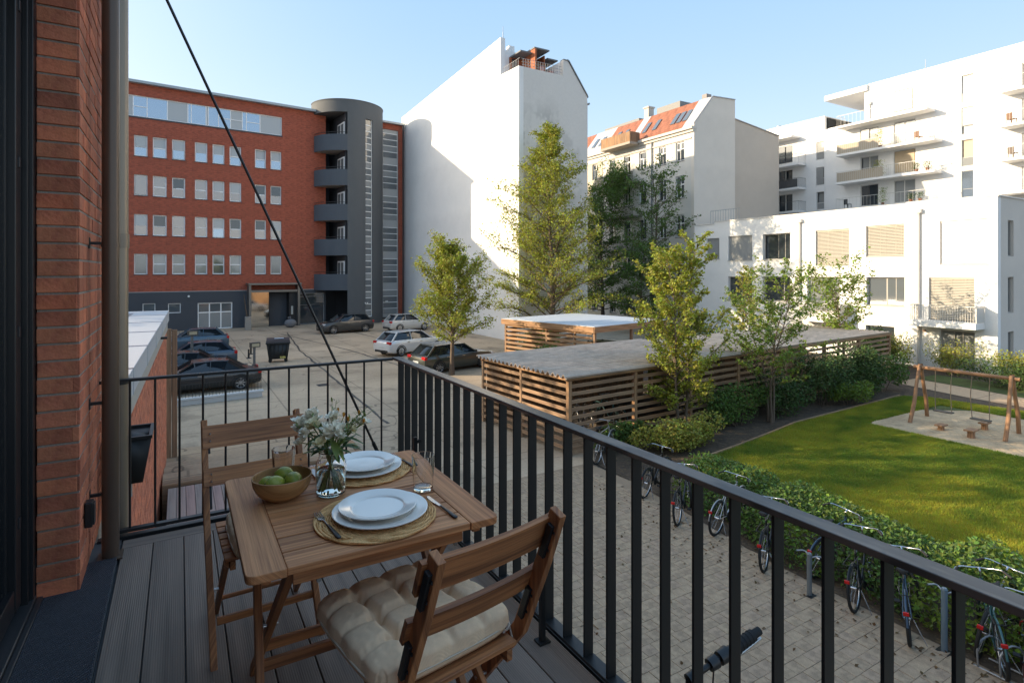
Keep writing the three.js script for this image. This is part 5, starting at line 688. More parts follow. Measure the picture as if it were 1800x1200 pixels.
// ---------------------------------------------------------------- swing
{
  const s = thing('swing_frame', 'log swing frame with ropes and seats on the sand', 'swing', [0, 0, 0]); const tex = woodTexture([0.42, 0.235, 0.12], [0.20, 0.10, 0.05], 1.5, 0.4, 256, 256, 0.4, 12), m = M(null, 0.7, { map: tex }); s.position.set(22.0, 0.02, -8.75);
  const A = V(0.5, 1.84, -1.25), B = V(0.55, 1.84, 1.28), path = (p, q, r0, r1) => taper([p, p.clone().lerp(q, 0.33).add(V(0.02, 0, 0.02)), p.clone().lerp(q, 0.66).add(V(-0.02, 0, 0.01)), q], [r0, r0 * 0.98, r1, r1], 10);
  obj('beam', [path(A.clone().add(V(-0.01, 0, -0.2)), B.clone().add(V(0.01, 0, 0.2)), 0.065, 0.058)], m, s); for (const [t, f] of [[A, V(-0.3, 0, -1.22)], [A, V(1.24, 0, -1.37)], [B, V(-0.19, 0, 1.36)], [B, V(1.26, 0, 1.22)]]) obj('leg', path(f, t.clone().add(V((f.x - 0.5) * 0.06, 0.1, 0)), 0.065, 0.055), m, s);
  const mr = M([0.22, 0.17, 0.12], 0.9), ms = M([0.10, 0.085, 0.07], 0.8); for (const [z0, z1, h] of [[-0.8, -0.32, 0.42], [0.25, 0.72, 0.38]]) { for (const z of [z0, z1]) obj('rope', tube([V(0.52, 1.8, z), V(0.54 + rr(-0.04, 0.04), 1.1, z + rr(-0.05, 0.05)), V(0.52, h, z)], 0.013, 12, 6), mr, s); obj('swing_seat', bb(0.4, h - 0.02, z0 - 0.03, 0.64, h + 0.02, z1 + 0.03, 0.012), ms, s); }
  const stump = (label, x, z, h, r) => { const q = thing('play_stump', label, 'stump', [x, 0.02, z], 0, 'play stumps in the sand'); obj('block', taper([V(0, 0, 0), V(0, h * 0.5, 0), V(0, h, 0)], [r, r * 0.9, r * 0.95], 12), m, q); obj('seat_board', bx(r * 4, 0.05, r * 2.4, 0, h + 0.02, 0, 0.012), m, q); };
  stump('small wooden seat stump under the left swing', 21.6, -9.0, 0.14, 0.1); stump('wooden seat on a log stump under the right swing', 21.4, -8.1, 0.22, 0.11); stump('low log seat behind the right swing', 22.9, -8.3, 0.2, 0.1);
  const r = thing('spring_rider', 'bent wooden play post with pale discs at the right edge', 'play post', [23.9, 0.02, -7.4]); obj('post', taper([V(0, 0, 0), V(0.05, 0.8, 0.1), V(-0.05, 1.5, 0.25), V(0.1, 2.0, 0.45)], [0.09, 0.08, 0.07, 0.06], 10), m, r); obj('disc', [rod(V(0.05, 0.5, 0.3), V(0.05, 0.54, 0.3), 0.28, 0.28, 20), rod(V(0, 1.0, 0.4), V(0, 1.04, 0.4), 0.2, 0.2, 20)], M([0.35, 0.42, 0.42], 0.6), r);
}
// ---------------------------------------------------------------- trees and shrubs
tree('small_tree', 'small layered tree in front of the parked green car', [11.9, -26.4], { H: 6.2, r: 2.5, profile: u => (u < 0.3 ? 0.8 : u < 0.6 ? 1.0 : 1.75 - u * 1.35), first: 0.25, n: 62, subs: 10, per: 27, size: 0.12, mat: LEAF.lime, elev: 24, rise: 35, droop: 0.05, tr: 0.12, spread: 0.24 });
tree('tall_tree', 'tall pointed light green tree before the white fire wall', [22.7, -33.2], { H: 15.4, r: 4.9, profile: u => (u < 0.4 ? 1 : Math.max(0.10, 1.0 - (u - 0.4) * 1.45)), first: 0.08, n: 100, subs: 12, per: 30, size: 0.145, mat: LEAF.lime, elev: 24, rise: 24, droop: 0.03, tr: 0.2, spread: 0.32, bend: 0.3 });
tree('hornbeam', 'bushy upright light green tree rising in front of the slatted shed', [13.6, -12.72], { H: 6.1, r: 2.0, profile: u => (u < 0.25 ? 0.75 : u < 0.6 ? 1 : 1.35 - u * 0.85), first: 0.12, n: 84, subs: 8, per: 22, size: 0.1, mat: LEAF.lime, elev: 32, stems: 3, tr: 0.09, spread: 0.12 });
tree('open_tree', 'thin open branched tree right of the bushy one by the lawn', [17.7, -12.5], { H: 5.1, r: 2.1, profile: u => 0.55 + 0.6 * Math.sin(u * 3), first: 0.28, n: 58, subs: 7, per: 18, size: 0.095, mat: LEAF.green, elev: 22, stems: 3, tr: 0.08, spread: 0.10, bend: 0.3 });
tree('open_tree', 'slender young tree between the shed roof and the white house', [26.6, -20.4], { H: 5.3, r: 1.6, profile: u => 1.05 - u * 0.8, first: 0.25, n: 44, subs: 5, per: 11, size: 0.14, mat: LEAF.gold, elev: 18, tr: 0.08, spread: 0.14 });
tree('open_tree', 'leafy young tree before the left balcony of the white house', [29.6, -17.0], { H: 4.6, r: 2.1, profile: u => 0.5 + 0.8 * u - 0.4 * u * u, first: 0.3, n: 46, subs: 6, per: 13, size: 0.14, mat: LEAF.green, elev: 25, tr: 0.08, spread: 0.16 });
tree('shaded_tree', 'dark open tree standing before the grey tenement', [38.2, -39.2], { H: 14.2, r: 3.0, profile: u => 0.7 + 0.5 * Math.sin(u * 3.1), first: 0.28, n: 62, subs: 6, per: 12, size: 0.2, mat: LEAF.mid, elev: 20, tr: 0.2, spread: 0.3, bend: 0.4 });
tree('shaded_tree', 'dense dark tree between the fire wall and the tenement balconies', [38.6, -47.0], { H: 13.5, r: 4.3, profile: u => 1.1 - u * 0.5, first: 0.08, n: 90, subs: 8, per: 20, size: 0.2, mat: LEAF.mid, elev: 15, tr: 0.2, spread: 0.36, bend: 0.3 });
tree('shaded_tree', 'dark broad tree in front of the tenement ground floor', [34.2, -36.4], { H: 7.2, r: 3.2, profile: u => 1.15 - u * 0.6, first: 0.1, n: 60, subs: 7, per: 17, size: 0.17, mat: LEAF.mid, elev: 12, tr: 0.16, spread: 0.3 });
// trees behind the annex, left of the view: their crowns break up the low sun on the lawn
[[-7.2, -18.6, 9.4, 'leafy tree behind the brick annex, nearest the balcony'], [-8.4, -22.4, 10.2, 'leafy tree behind the brick annex, middle of three'], [-6.6, -26.2, 10.6, 'leafy tree behind the brick annex, farthest of three']].forEach(([x, z, H, l]) => tree('yard_tree', l, [x, z], { H, r: 2.5, profile: u => 0.5 + 0.7 * Math.sin(u * 3), first: 0.45, n: 40, subs: 5, per: 12, size: 0.2, mat: LEAF.green, elev: 15, tr: 0.16, spread: 0.22, bend: 0.3 }));
const S = (label, x, z, rx, rz, h, n, size, mat, o = {}) => shrub(o.name || 'shrub', label, 'shrub', [x, z], { rx, rz, h, n, size, mat, ...o });
S('bright yellow green shrub at the near corner of the lawn', 12.7, -12.0, 1.55, 0.75, 1.0, 5200, 0.085, LEAF.gold, { lumps: 12 });
S('dark evergreen shrub between the two near trees', 16.5, -12.75, 1.5, 0.6, 1.35, 4200, 0.085, LEAF.mid, { lumps: 9 });
S('dark evergreen shrub right of the thin open tree', 19.2, -12.95, 1.5, 0.75, 1.55, 4600, 0.09, LEAF.dark, { lumps: 9 });
S('tall dark evergreen shrub in the middle of the shed border', 21.6, -13.05, 1.5, 0.85, 1.95, 5000, 0.095, LEAF.dark, { lumps: 9 });
S('low mid green shrub spilling over the lawn edging', 22.7, -12.55, 1.2, 0.5, 0.9, 3000, 0.085, LEAF.green, { lumps: 7 });
S('dark rounded shrub at the far end of the shed border', 24.6, -13.1, 1.5, 0.9, 2.1, 5000, 0.10, LEAF.dark, { lumps: 9 });
S('rounded dark shrub beside the bend of the garden path', 26.6, -13.4, 1.1, 0.9, 1.8, 3600, 0.10, LEAF.mid, { lumps: 7 });
S('dark climbing hedge against the white house wall', 33.6, -17.6, 0.7, 1.6, 2.3, 4200, 0.11, LEAF.dark, { lumps: 8 });
S('loose pale green shrub beside the grey drainpipe', 33.9, -16.2, 0.6, 0.9, 1.9, 1700, 0.10, LEAF.gold, { lumps: 6, fill: 0.2 });
S('clipped dark hedge along the garden path', 31.9, -10.6, 0.75, 2.3, 1.25, 6500, 0.09, LEAF.dark, { lumps: 16 });
S('dark hedge behind the swing beam', 32.3, -7.0, 0.8, 2.6, 1.35, 6500, 0.09, LEAF.dark, { lumps: 16 });
S('airy yellow green shrub before the ground floor door', 33.9, -13.6, 0.7, 1.3, 1.7, 2400, 0.095, LEAF.gold, { lumps: 8, fill: 0.2 });
S('airy yellow shrub at the corner of the white house', 34.0, -11.4, 0.8, 1.1, 1.6, 2200, 0.095, LEAF.gold, { lumps: 8, fill: 0.2 });
S('reddish brown shrub beyond the corner of the white house', 35.0, -9.6, 0.9, 0.9, 1.7, 2200, 0.095, mLeaf(0.10, 0.05, 0.035, 0.2), { lumps: 7 });
S('green shrub under the tall pointed tree', 20.6, -31.6, 1.9, 1.2, 1.5, 3200, 0.14, LEAF.green, { lumps: 8 });
S('dark green shrub left of the carport', 15.8, -22.6, 1.4, 1.3, 1.6, 3000, 0.13, LEAF.mid, { lumps: 8 });
S('dark hedge between the carport and the white house', 27.5, -25.5, 3.4, 1.0, 1.9, 5200, 0.14, LEAF.dark, { lumps: 12 });
S('dark hedge behind the pale shed roof', 29.2, -20.6, 2.6, 0.9, 2.1, 4200, 0.13, LEAF.mid, { lumps: 10 });
S('low scrub in the shade against the slatted shed front', 11.4, -12.9, 1.4, 0.35, 0.8, 2200, 0.085, LEAF.mid, { lumps: 8, fill: 0.2 });
S('ivy mound trained round the tenement balconies', 41.0, -47.0, 0.7, 3.6, 5.0, 5200, 0.2, LEAF.mid, { y: 12.4, lumps: 12, stems: 0.1, name: 'balcony_climber', group: undefined });
// the low hedge between bicycles and lawn
{
  const t = thing('low_hedge', 'long low leafy hedge between the bicycles and the lawn', 'hedge', [10.3, 0, -3]), pts = [], gold = [], wood = [];
  for (let i = 0; i < 30000; i++) { const z = rr(-6.6, 4.5), q = noise(z * 0.9 + 50, 3.3), wd = 0.8 + 0.6 * q, hh = (0.5 + 0.6 * noise(z * 1.3 + 20, 8.1)) * (z < -5.2 ? 0.75 : 1); const a = rnd() * Math.PI, k = mix(0.55, 1.03, Math.sqrt(rnd())); const x = Math.cos(a) * wd * k + (z < -4.5 ? 0.5 : 0.1), y = 0.05 + Math.sin(a) * hh * k; (noise(x * 1.7 + 90, z * 1.7 + 60) > 0.66 ? gold : pts).push(V(x + gauss() * 0.05, Math.max(0.03, y + gauss() * 0.04), z)); }
  for (let i = 0; i < 50; i++) { const z = rr(-6.3, 4.2), x = rr(-0.4, 0.6); wood.push(taper([V(x, 0, z), V(x + gauss() * 0.1, 0.25, z + gauss() * 0.1), V(x + gauss() * 0.2, 0.5, z + gauss() * 0.2)], [0.012, 0.008, 0.003], 4)); }
  obj('stems', wood, mBark, t); obj('foliage', leaves(pts, 0.075), LEAF.mid, t); obj('young_leaves', leaves(gold, 0.08), LEAF.green, t);
}
// fallen leaves on the pavers
{ const p = []; for (let i = 0; i < 420; i++) { const z = rr(-11, 3), x = 9.1 - Math.abs(gauss()) * (rnd() < 0.3 ? 4 : 1.0); if (x > 2) p.push(V(x, 0.042, z)); } const g = leaves(p, 0.055, null, 6); const o = obj('fallen_leaves', g, mLeaf(0.11, 0.06, 0.025, 0)); tag(o, 'brown fallen leaves strewn along the paved path', 'leaves'); o.userData.kind = 'stuff'; }
// balcony greenery on the white apartment block
potPlant('climbing pot plant on the upper long white balcony', [60.9, 17.67, -30.7], 1.6, 0.35, 500, LEAF.gold);
potPlant('bushy yellow green pot plant on the middle long white balcony', [60.9, 14.72, -30.9], 1.5, 0.5, 700, LEAF.gold);
potPlant('tall pot plant on the lowest long white balcony', [61.2, 11.92, -30.6], 1.5, 0.35, 500, LEAF.green);
for (const [i, [z, y]] of [[-27.0, 11.92], [-27.8, 11.92], [-26.4, 14.72], [-27.3, 14.72]].entries()) potPlant(['dark pot plant at the right end of the lowest long balcony', 'dark pot plant left of its twin on the lowest long balcony', 'small pot plant at the right end of the middle long balcony', 'small pot plant next to the end on the middle long balcony'][i], [60.7, y, z], 0.6, 0.35, 300, LEAF.dark);
{ const c = (label, x, y, z, col) => { const t = thing('balcony_chair', label, 'chair', [x, y, z], 1.2, 'chairs on the white balconies'); obj('seat', bb(-0.25, 0.4, -0.25, 0.25, 0.45, 0.25), M(col, 0.8), t); obj('backrest', bb(-0.25, 0.45, -0.27, 0.25, 0.95, -0.22), M(col, 0.8), t); for (const a of [-0.22, 0.22]) for (const b of [-0.22, 0.22]) obj('leg', bb(a - 0.02, 0, b - 0.02, a + 0.02, 0.4, b + 0.02), M(col, 0.8), t); };
  c('brown chair at the right end of the upper long balcony', 60.9, 17.67, -27.2, [0.2, 0.11, 0.07]); c('brown slatted chair on the second right edge balcony', 60.9, 17.72, -20.2, [0.2, 0.12, 0.08]); c('dark chair at the left end of the lowest long balcony', 60.9, 11.92, -33.9, [0.04, 0.045, 0.05]); c('dark chair on the lowest short balcony by the beige gable', 60.9, 12.22, -43.3, [0.04, 0.04, 0.045]); c('dark chair on the top short balcony by the beige gable', 60.9, 17.62, -43.3, [0.05, 0.06, 0.07]); c('grey chair on the third right edge balcony', 60.9, 14.82, -20.1, [0.16, 0.13, 0.11]); }
// ---------------------------------------------------------------- table and chairs on the balcony
const TX0 = 0.16, TX1 = 0.975, TZ0 = -2.625, TZ1 = -1.755, TY = DK + 0.74;
{
  const t = thing('folding_table', 'brown slatted wooden folding table laid for two', 'table', [0, DK, 0]), end = 0.108, mats = [mWood, mWood2, mWood3];
  const board = (x0, x1, left) => { const s = new THREE.Shape(), r = 0.03; const a = left ? x0 : x1, b = left ? x1 : x0, d = left ? 1 : -1; s.moveTo(b, TZ0); s.lineTo(a + d * r, TZ0); s.quadraticCurveTo(a, TZ0, a, TZ0 + r); s.lineTo(a, TZ1 - r); s.quadraticCurveTo(a, TZ1, a + d * r, TZ1); s.lineTo(b, TZ1); s.closePath(); const g = flat(new THREE.ExtrudeGeometry(s, { depth: 0.019, bevelEnabled: true, bevelSize: 0.002, bevelThickness: 0.003, bevelSegments: 2, curveSegments: 6 })); g.rotateX(Math.PI / 2); g.translate(0, 0.737, 0); g.computeVertexNormals(); return setUV(g, 2); };
  const e1 = board(TX0 + 0.002, TX0 + end, true), e2 = board(TX1 - end, TX1 - 0.002, false); obj('end_board', e1, mWood, t); obj('end_board', e2, mWood3, t);
  const n = 8, p = (TZ1 - TZ0) / n; for (let i = 0; i < n; i++) obj('slat', bx(TX1 - TX0 - 2 * end - 0.006, 0.024, p - 0.0065, (TX0 + TX1) / 2, 0.727, TZ0 + (i + 0.5) * p, 0.0035), mats[(i * 2 + (i > 4 ? 1 : 0)) % 3], t);
  for (const g of [bb(TX0 + 0.13, 0.672, TZ1 - 0.05, TX1 - 0.13, 0.714, TZ1 - 0.025, 0.003), bb(TX0 + 0.13, 0.672, TZ0 + 0.025, TX1 - 0.13, 0.714, TZ0 + 0.05, 0.003), bb(TX0 + 0.045, 0.675, TZ0 + 0.06, TX0 + 0.075, 0.714, TZ1 - 0.06, 0.003), bb(TX1 - 0.075, 0.675, TZ0 + 0.06, TX1 - 0.045, 0.714, TZ1 - 0.06, 0.003)]) obj('apron', g, mChair, t);
  const L = (x0, z0, x1, z1) => bar(V(x0, 0.7, z0), V(x1, 0.004, z1), 0.042, 0.026, 0.004, V(0, 0.4, 1)); const A = [[0.305, -1.86, 0.255, -2.49], [0.835, -1.86, 0.865, -2.49]], B = [[0.262, -2.5, 0.215, -1.84], [0.88, -2.5, 0.905, -1.84]];
  for (const q of [...A, ...B]) obj('leg', L(...q), mChair, t); const st = (q, u) => V(mix(q[0], q[2], u), mix(0.7, 0, u), mix(q[1], q[3], u)); for (const [a, b, u] of [[A[0], A[1], 0.72], [B[0], B[1], 0.62], [A[0], A[1], 0.04], [B[0], B[1], 0.04]]) obj('stretcher', bar(st(a, u), st(b, u), 0.036, 0.02, 0.003), mChair, t);
  for (const x of [TX0 + 0.2, TX1 - 0.16]) obj('hinge', [bb(x, 0.66, TZ1 - 0.055, x + 0.012, 0.69, TZ1 - 0.03)], mSteel, t); for (const q of [A[0], A[1]]) obj('pivot_bolt', rod(st(q, 0.5).add(V(-0.025, 0, 0)), st(q, 0.5).add(V(0.025, 0, 0)), 0.006, 0.006, 8), mSteel, t);
}
function chairModel(label, pos, turn) {
  const c = thing('folding_chair', label, 'chair', pos, turn, 'folding chairs at the table'), prof = [[-0.19, 0], [0.165, 0.46], [0.275, 0.72], [0.335, 0.88]], hw = 0.021;
  const post = x => { const a = [], b = []; prof.forEach((q, i) => { const p = prof[Math.max(0, i - 1)], r = prof[Math.min(3, i + 1)], dx = r[0] - p[0], dy = r[1] - p[1], l = Math.hypot(dx, dy); a.push([q[0] - dy / l * hw, q[1] + dx / l * hw]); b.push([q[0] + dy / l * hw, q[1] - dx / l * hw]); }); a[0][1] = b[0][1] = 0.003; const g = plate([...a, ...b.reverse()], [], 0.02, 0.003); g.rotateY(-Math.PI / 2); g.translate(x + 0.01, 0, 0); return setUV(g, 1); };   // profile x -> z
  for (const x of [-0.212, 0.212]) obj('side_post', post(x - 0.01), mChair, c);
  for (const x of [-0.178, 0.178]) obj('leg', bar(V(x, 0.415, -0.20), V(x, 0.004, 0.235), 0.036, 0.02, 0.003, V(0, 0.5, 1)), mChair, c);
  const slat = (y, h, z, tilt) => { const g = setUV(flat(new THREE.BoxGeometry(0.462, h, 0.017, 14, 1, 1)), 0), p = g.attributes.position; for (let i = 0; i < p.count; i++) { const u = p.getX(i) / 0.231; p.setZ(i, p.getZ(i) + 0.012 * (1 - u * u) - 0.0); } g.computeVertexNormals(); g.rotateX(tilt); g.translate(0, y, z); return g; };
  for (const [y, h, z, k] of [[0.815, 0.105, 0.283, 0.36], [0.645, 0.08, 0.213, 0.40]]) { const s = obj('back_slat', slat(y, h, z, k), mChair, c); for (const x of [-0.2, 0.2]) for (const dy of [0, 0.03]) obj('screw', rod(V(x, y - 0.015 + dy, z - 0.017 + (dy - 0.015) * 0.38), V(x, y - 0.015 + dy, z - 0.003 + (dy - 0.015) * 0.38), 0.004, 0.004, 8), mSteel, s); }
  for (const x of [-0.224, 0.202]) for (const [y, z] of [[0.79, 0.302], [0.56, 0.203]]) obj('hinge_plate', [bar(V(x + 0.011, y - 0.055, z - 0.02), V(x + 0.011, y + 0.055, z + 0.022), 0.022, 0.03, 0.002, V(0, -0.4, 1)), ...[-0.03, 0.03].map(d => rod(V(x + 0.008, y + d, z + d * 0.4 + 0.004), V(x + 0.008, y + d, z + d * 0.4 + 0.02), 0.005, 0.005, 7))], mBlack, c);
  for (let i = 0; i < 6; i++) obj('seat_slat', bx(0.37, 0.016, 0.056, 0, 0.432, -0.185 + i * 0.069, 0.003), mChair, c); for (const x of [-0.155, 0.155]) obj('seat_rail', bb(x - 0.011, 0.388, -0.215, x + 0.011, 0.423, 0.19, 0.002), mChair, c);
  obj('stretcher', [rod(V(-0.168, 0.12, 0.115), V(0.168, 0.12, 0.115), 0.01, 0.01, 10)], mChair, c); obj('stretcher', [bx(0.404, 0.03, 0.016, 0, 0.13, -0.09, 0.002)], mChair, c); for (const x of [-0.2, 0.2]) obj('pivot_bolt', rod(V(x * 0.82, 0.225, -0.005), V(x * 1.13, 0.225, -0.005), 0.006, 0.006, 8), mSteel, c); return c;
}
const fabricTex = texture(256, 256, 0.12, 0.12, (u, v) => { const w = 0.5 + 0.25 * Math.sin(u * 6.283 * 60) + 0.25 * Math.sin(v * 6.283 * 60), n = fbm(u * 12, v * 12, 12, 12, 4), k = 0.9 + 0.1 * w + 0.16 * (n - 0.5); return [0.90 * k, 0.645 * k, 0.41 * k]; }), fabricBump = texture(128, 128, 0.02, 0.02, (u, v) => 0.5 + 0.25 * Math.sin(u * 6.283 * 12) + 0.25 * Math.sin(v * 6.283 * 12), false);
const mFabric = MP(null, 0.92, { map: fabricTex, bumpMap: fabricBump, bumpScale: 0.0006 });
function cushion(label, pos, turn) {
  const t = thing('seat_cushion', label, 'cushion', pos, turn, 'tufted cushions'), N = 110, S = 0.248, pos3 = [], idx = [], tuft = [-0.5, 0, 0.5];
  const H = (u, v) => { const e = Math.pow(Math.max(0, (1 - Math.pow(Math.abs(u), 5)) * (1 - Math.pow(Math.abs(v), 5))), 0.28); let vy = 0; for (const a of tuft) { const wob = 0.02 * Math.sin(v * 9 + a * 7), wob2 = 0.02 * Math.sin(u * 8 + a * 5); vy = Math.max(vy, 0.40 * Math.exp(-Math.pow((u - a - wob) / 0.055, 2)), 0.40 * Math.exp(-Math.pow((v - a - wob2) / 0.055, 2))); } let dm = 0, wr = 0; for (const a of tuft) for (const b of tuft) { const r2 = (u - a) ** 2 + (v - b) ** 2, r = Math.sqrt(r2), an = Math.atan2(v - b, u - a); dm = Math.max(dm, Math.exp(-r2 / 0.0075)); wr += Math.sin(an * 9 + a * 11 + b * 5) * Math.exp(-Math.pow((r - 0.13) / 0.075, 2)) * 0.045; } const ed = Math.max(Math.abs(u), Math.abs(v)); wr += ed > 0.72 ? (noise((u + 2) * 17 + 5, (v + 2) * 17) - 0.5) * 0.22 * (1 - Math.pow(ed, 8)) : (noise((u + 2) * 8, (v + 2) * 8 + 31) - 0.5) * 0.10; const mid = Math.max(Math.abs(u), Math.abs(v)) > 0.62 ? 0.6 : 1; return e * (1 - vy * mid - 0.58 * dm + wr * 0.3); };
  for (let j = 0; j <= N; j++) for (let i = 0; i <= N; i++) { const u = i / N * 2 - 1, v = j / N * 2 - 1, rc = 1 - 0.06 * Math.pow(Math.abs(u * v), 3) - 0.012 * (Math.cos(u * 12.5) * (Math.abs(v) > 0.9 ? 1 : 0) + Math.cos(v * 12.5) * (Math.abs(u) > 0.9 ? 1 : 0)); pos3.push(u * S * rc, 0.030 + 0.062 * H(u, v), v * S * rc); }
  for (let j = 0; j < N; j++) for (let i = 0; i < N; i++) { const a = j * (N + 1) + i, b = a + N + 1; idx.push(a, b, a + 1, b, b + 1, a + 1); } const top = new THREE.BufferGeometry(); top.setAttribute('position', new THREE.Float32BufferAttribute(pos3, 3)); top.setIndex(idx); top.computeVertexNormals(); const uv = new Float32Array((N + 1) * (N + 1) * 2); for (let i = 0; i < uv.length / 2; i++) { uv[2 * i] = pos3[3 * i]; uv[2 * i + 1] = pos3[3 * i + 2]; } top.setAttribute('uv', new THREE.BufferAttribute(uv, 2));
  const edge = k => { const p = []; for (let i = 0; i < 64; i++) { const a = i / 64 * 6.283, c = Math.cos(a), s = Math.sin(a), q = 1 / Math.pow(Math.pow(Math.abs(c), 9) + Math.pow(Math.abs(s), 9), 1 / 9); p.push([c * q, s * q]); } return p.map(([x, z]) => { const rc = 1 - 0.06 * Math.pow(Math.abs(x * z), 3); return [x * S * rc * k, z * S * rc * k]; }); };
  const e0 = edge(1), e1 = edge(0.97), ring = (e, y) => [...e, e[0]].map(p => [p[0], y, p[1]]); const under = loft([ring(e0, 0.031), ring(edge(1.004), 0.02), ring(e1, 0.006), ring(edge(0.5), 0.0)], false); obj('cover', [flat(top), under], mFabric, t);
  obj('piping', tube(e0.map(p => V(p[0] * 1.003, 0.031, p[1] * 1.003)), 0.0032, 180, 6, true), M([0.60, 0.50, 0.38], 0.9), t); for (const a of tuft) for (const b of tuft) obj('tuft_button', setUV(flat(new THREE.SphereGeometry(0.006, 8, 6))).scale(1, 0.5, 1).translate(a * S, 0.030 + 0.062 * H(a, b) + 0.001, b * S), mFabric, t);
  for (const [x, z] of [[0.205, 0.19], [-0.205, 0.19]]) { const s = Math.sign(x); obj('tie', [tube([V(x, 0.028, z), V(x + s * 0.02, 0.02, z - 0.005), V(x + s * 0.034, 0.012, z + 0.02), V(x + s * 0.01, 0.006, z + 0.035), V(x - s * 0.01, 0.012, z + 0.01)], 0.0035, 18, 6), tube([V(x + s * 0.034, 0.012, z + 0.018), V(x + s * 0.042, -0.02, z + 0.03), V(x + s * 0.036, -0.06, z + 0.026)], 0.004, 10, 6), tube([V(x + s * 0.034, 0.012, z + 0.018), V(x + s * 0.03, -0.025, z + 0.042), V(x + s * 0.034, -0.05, z + 0.044)], 0.0035, 10, 6)], M([0.58, 0.5, 0.4], 0.9), t); }
  return t;
}
chairModel('folding wooden chair in the foreground with a tufted cushion', [0.705, DK, -1.695], 9.5 * deg);
chairModel('folding wooden chair on the far side of the table by the side railing', [0.335, DK, -2.79], 182 * deg);
cushion('cream tufted cushion tied to the foreground chair', [0.66, DK + 0.441, -1.778], 9.5 * deg);
cushion('cream cushion on the far chair, mostly under the table', [0.365, DK + 0.441, -2.71], 182 * deg).scale.set(0.74, 1, 0.84);
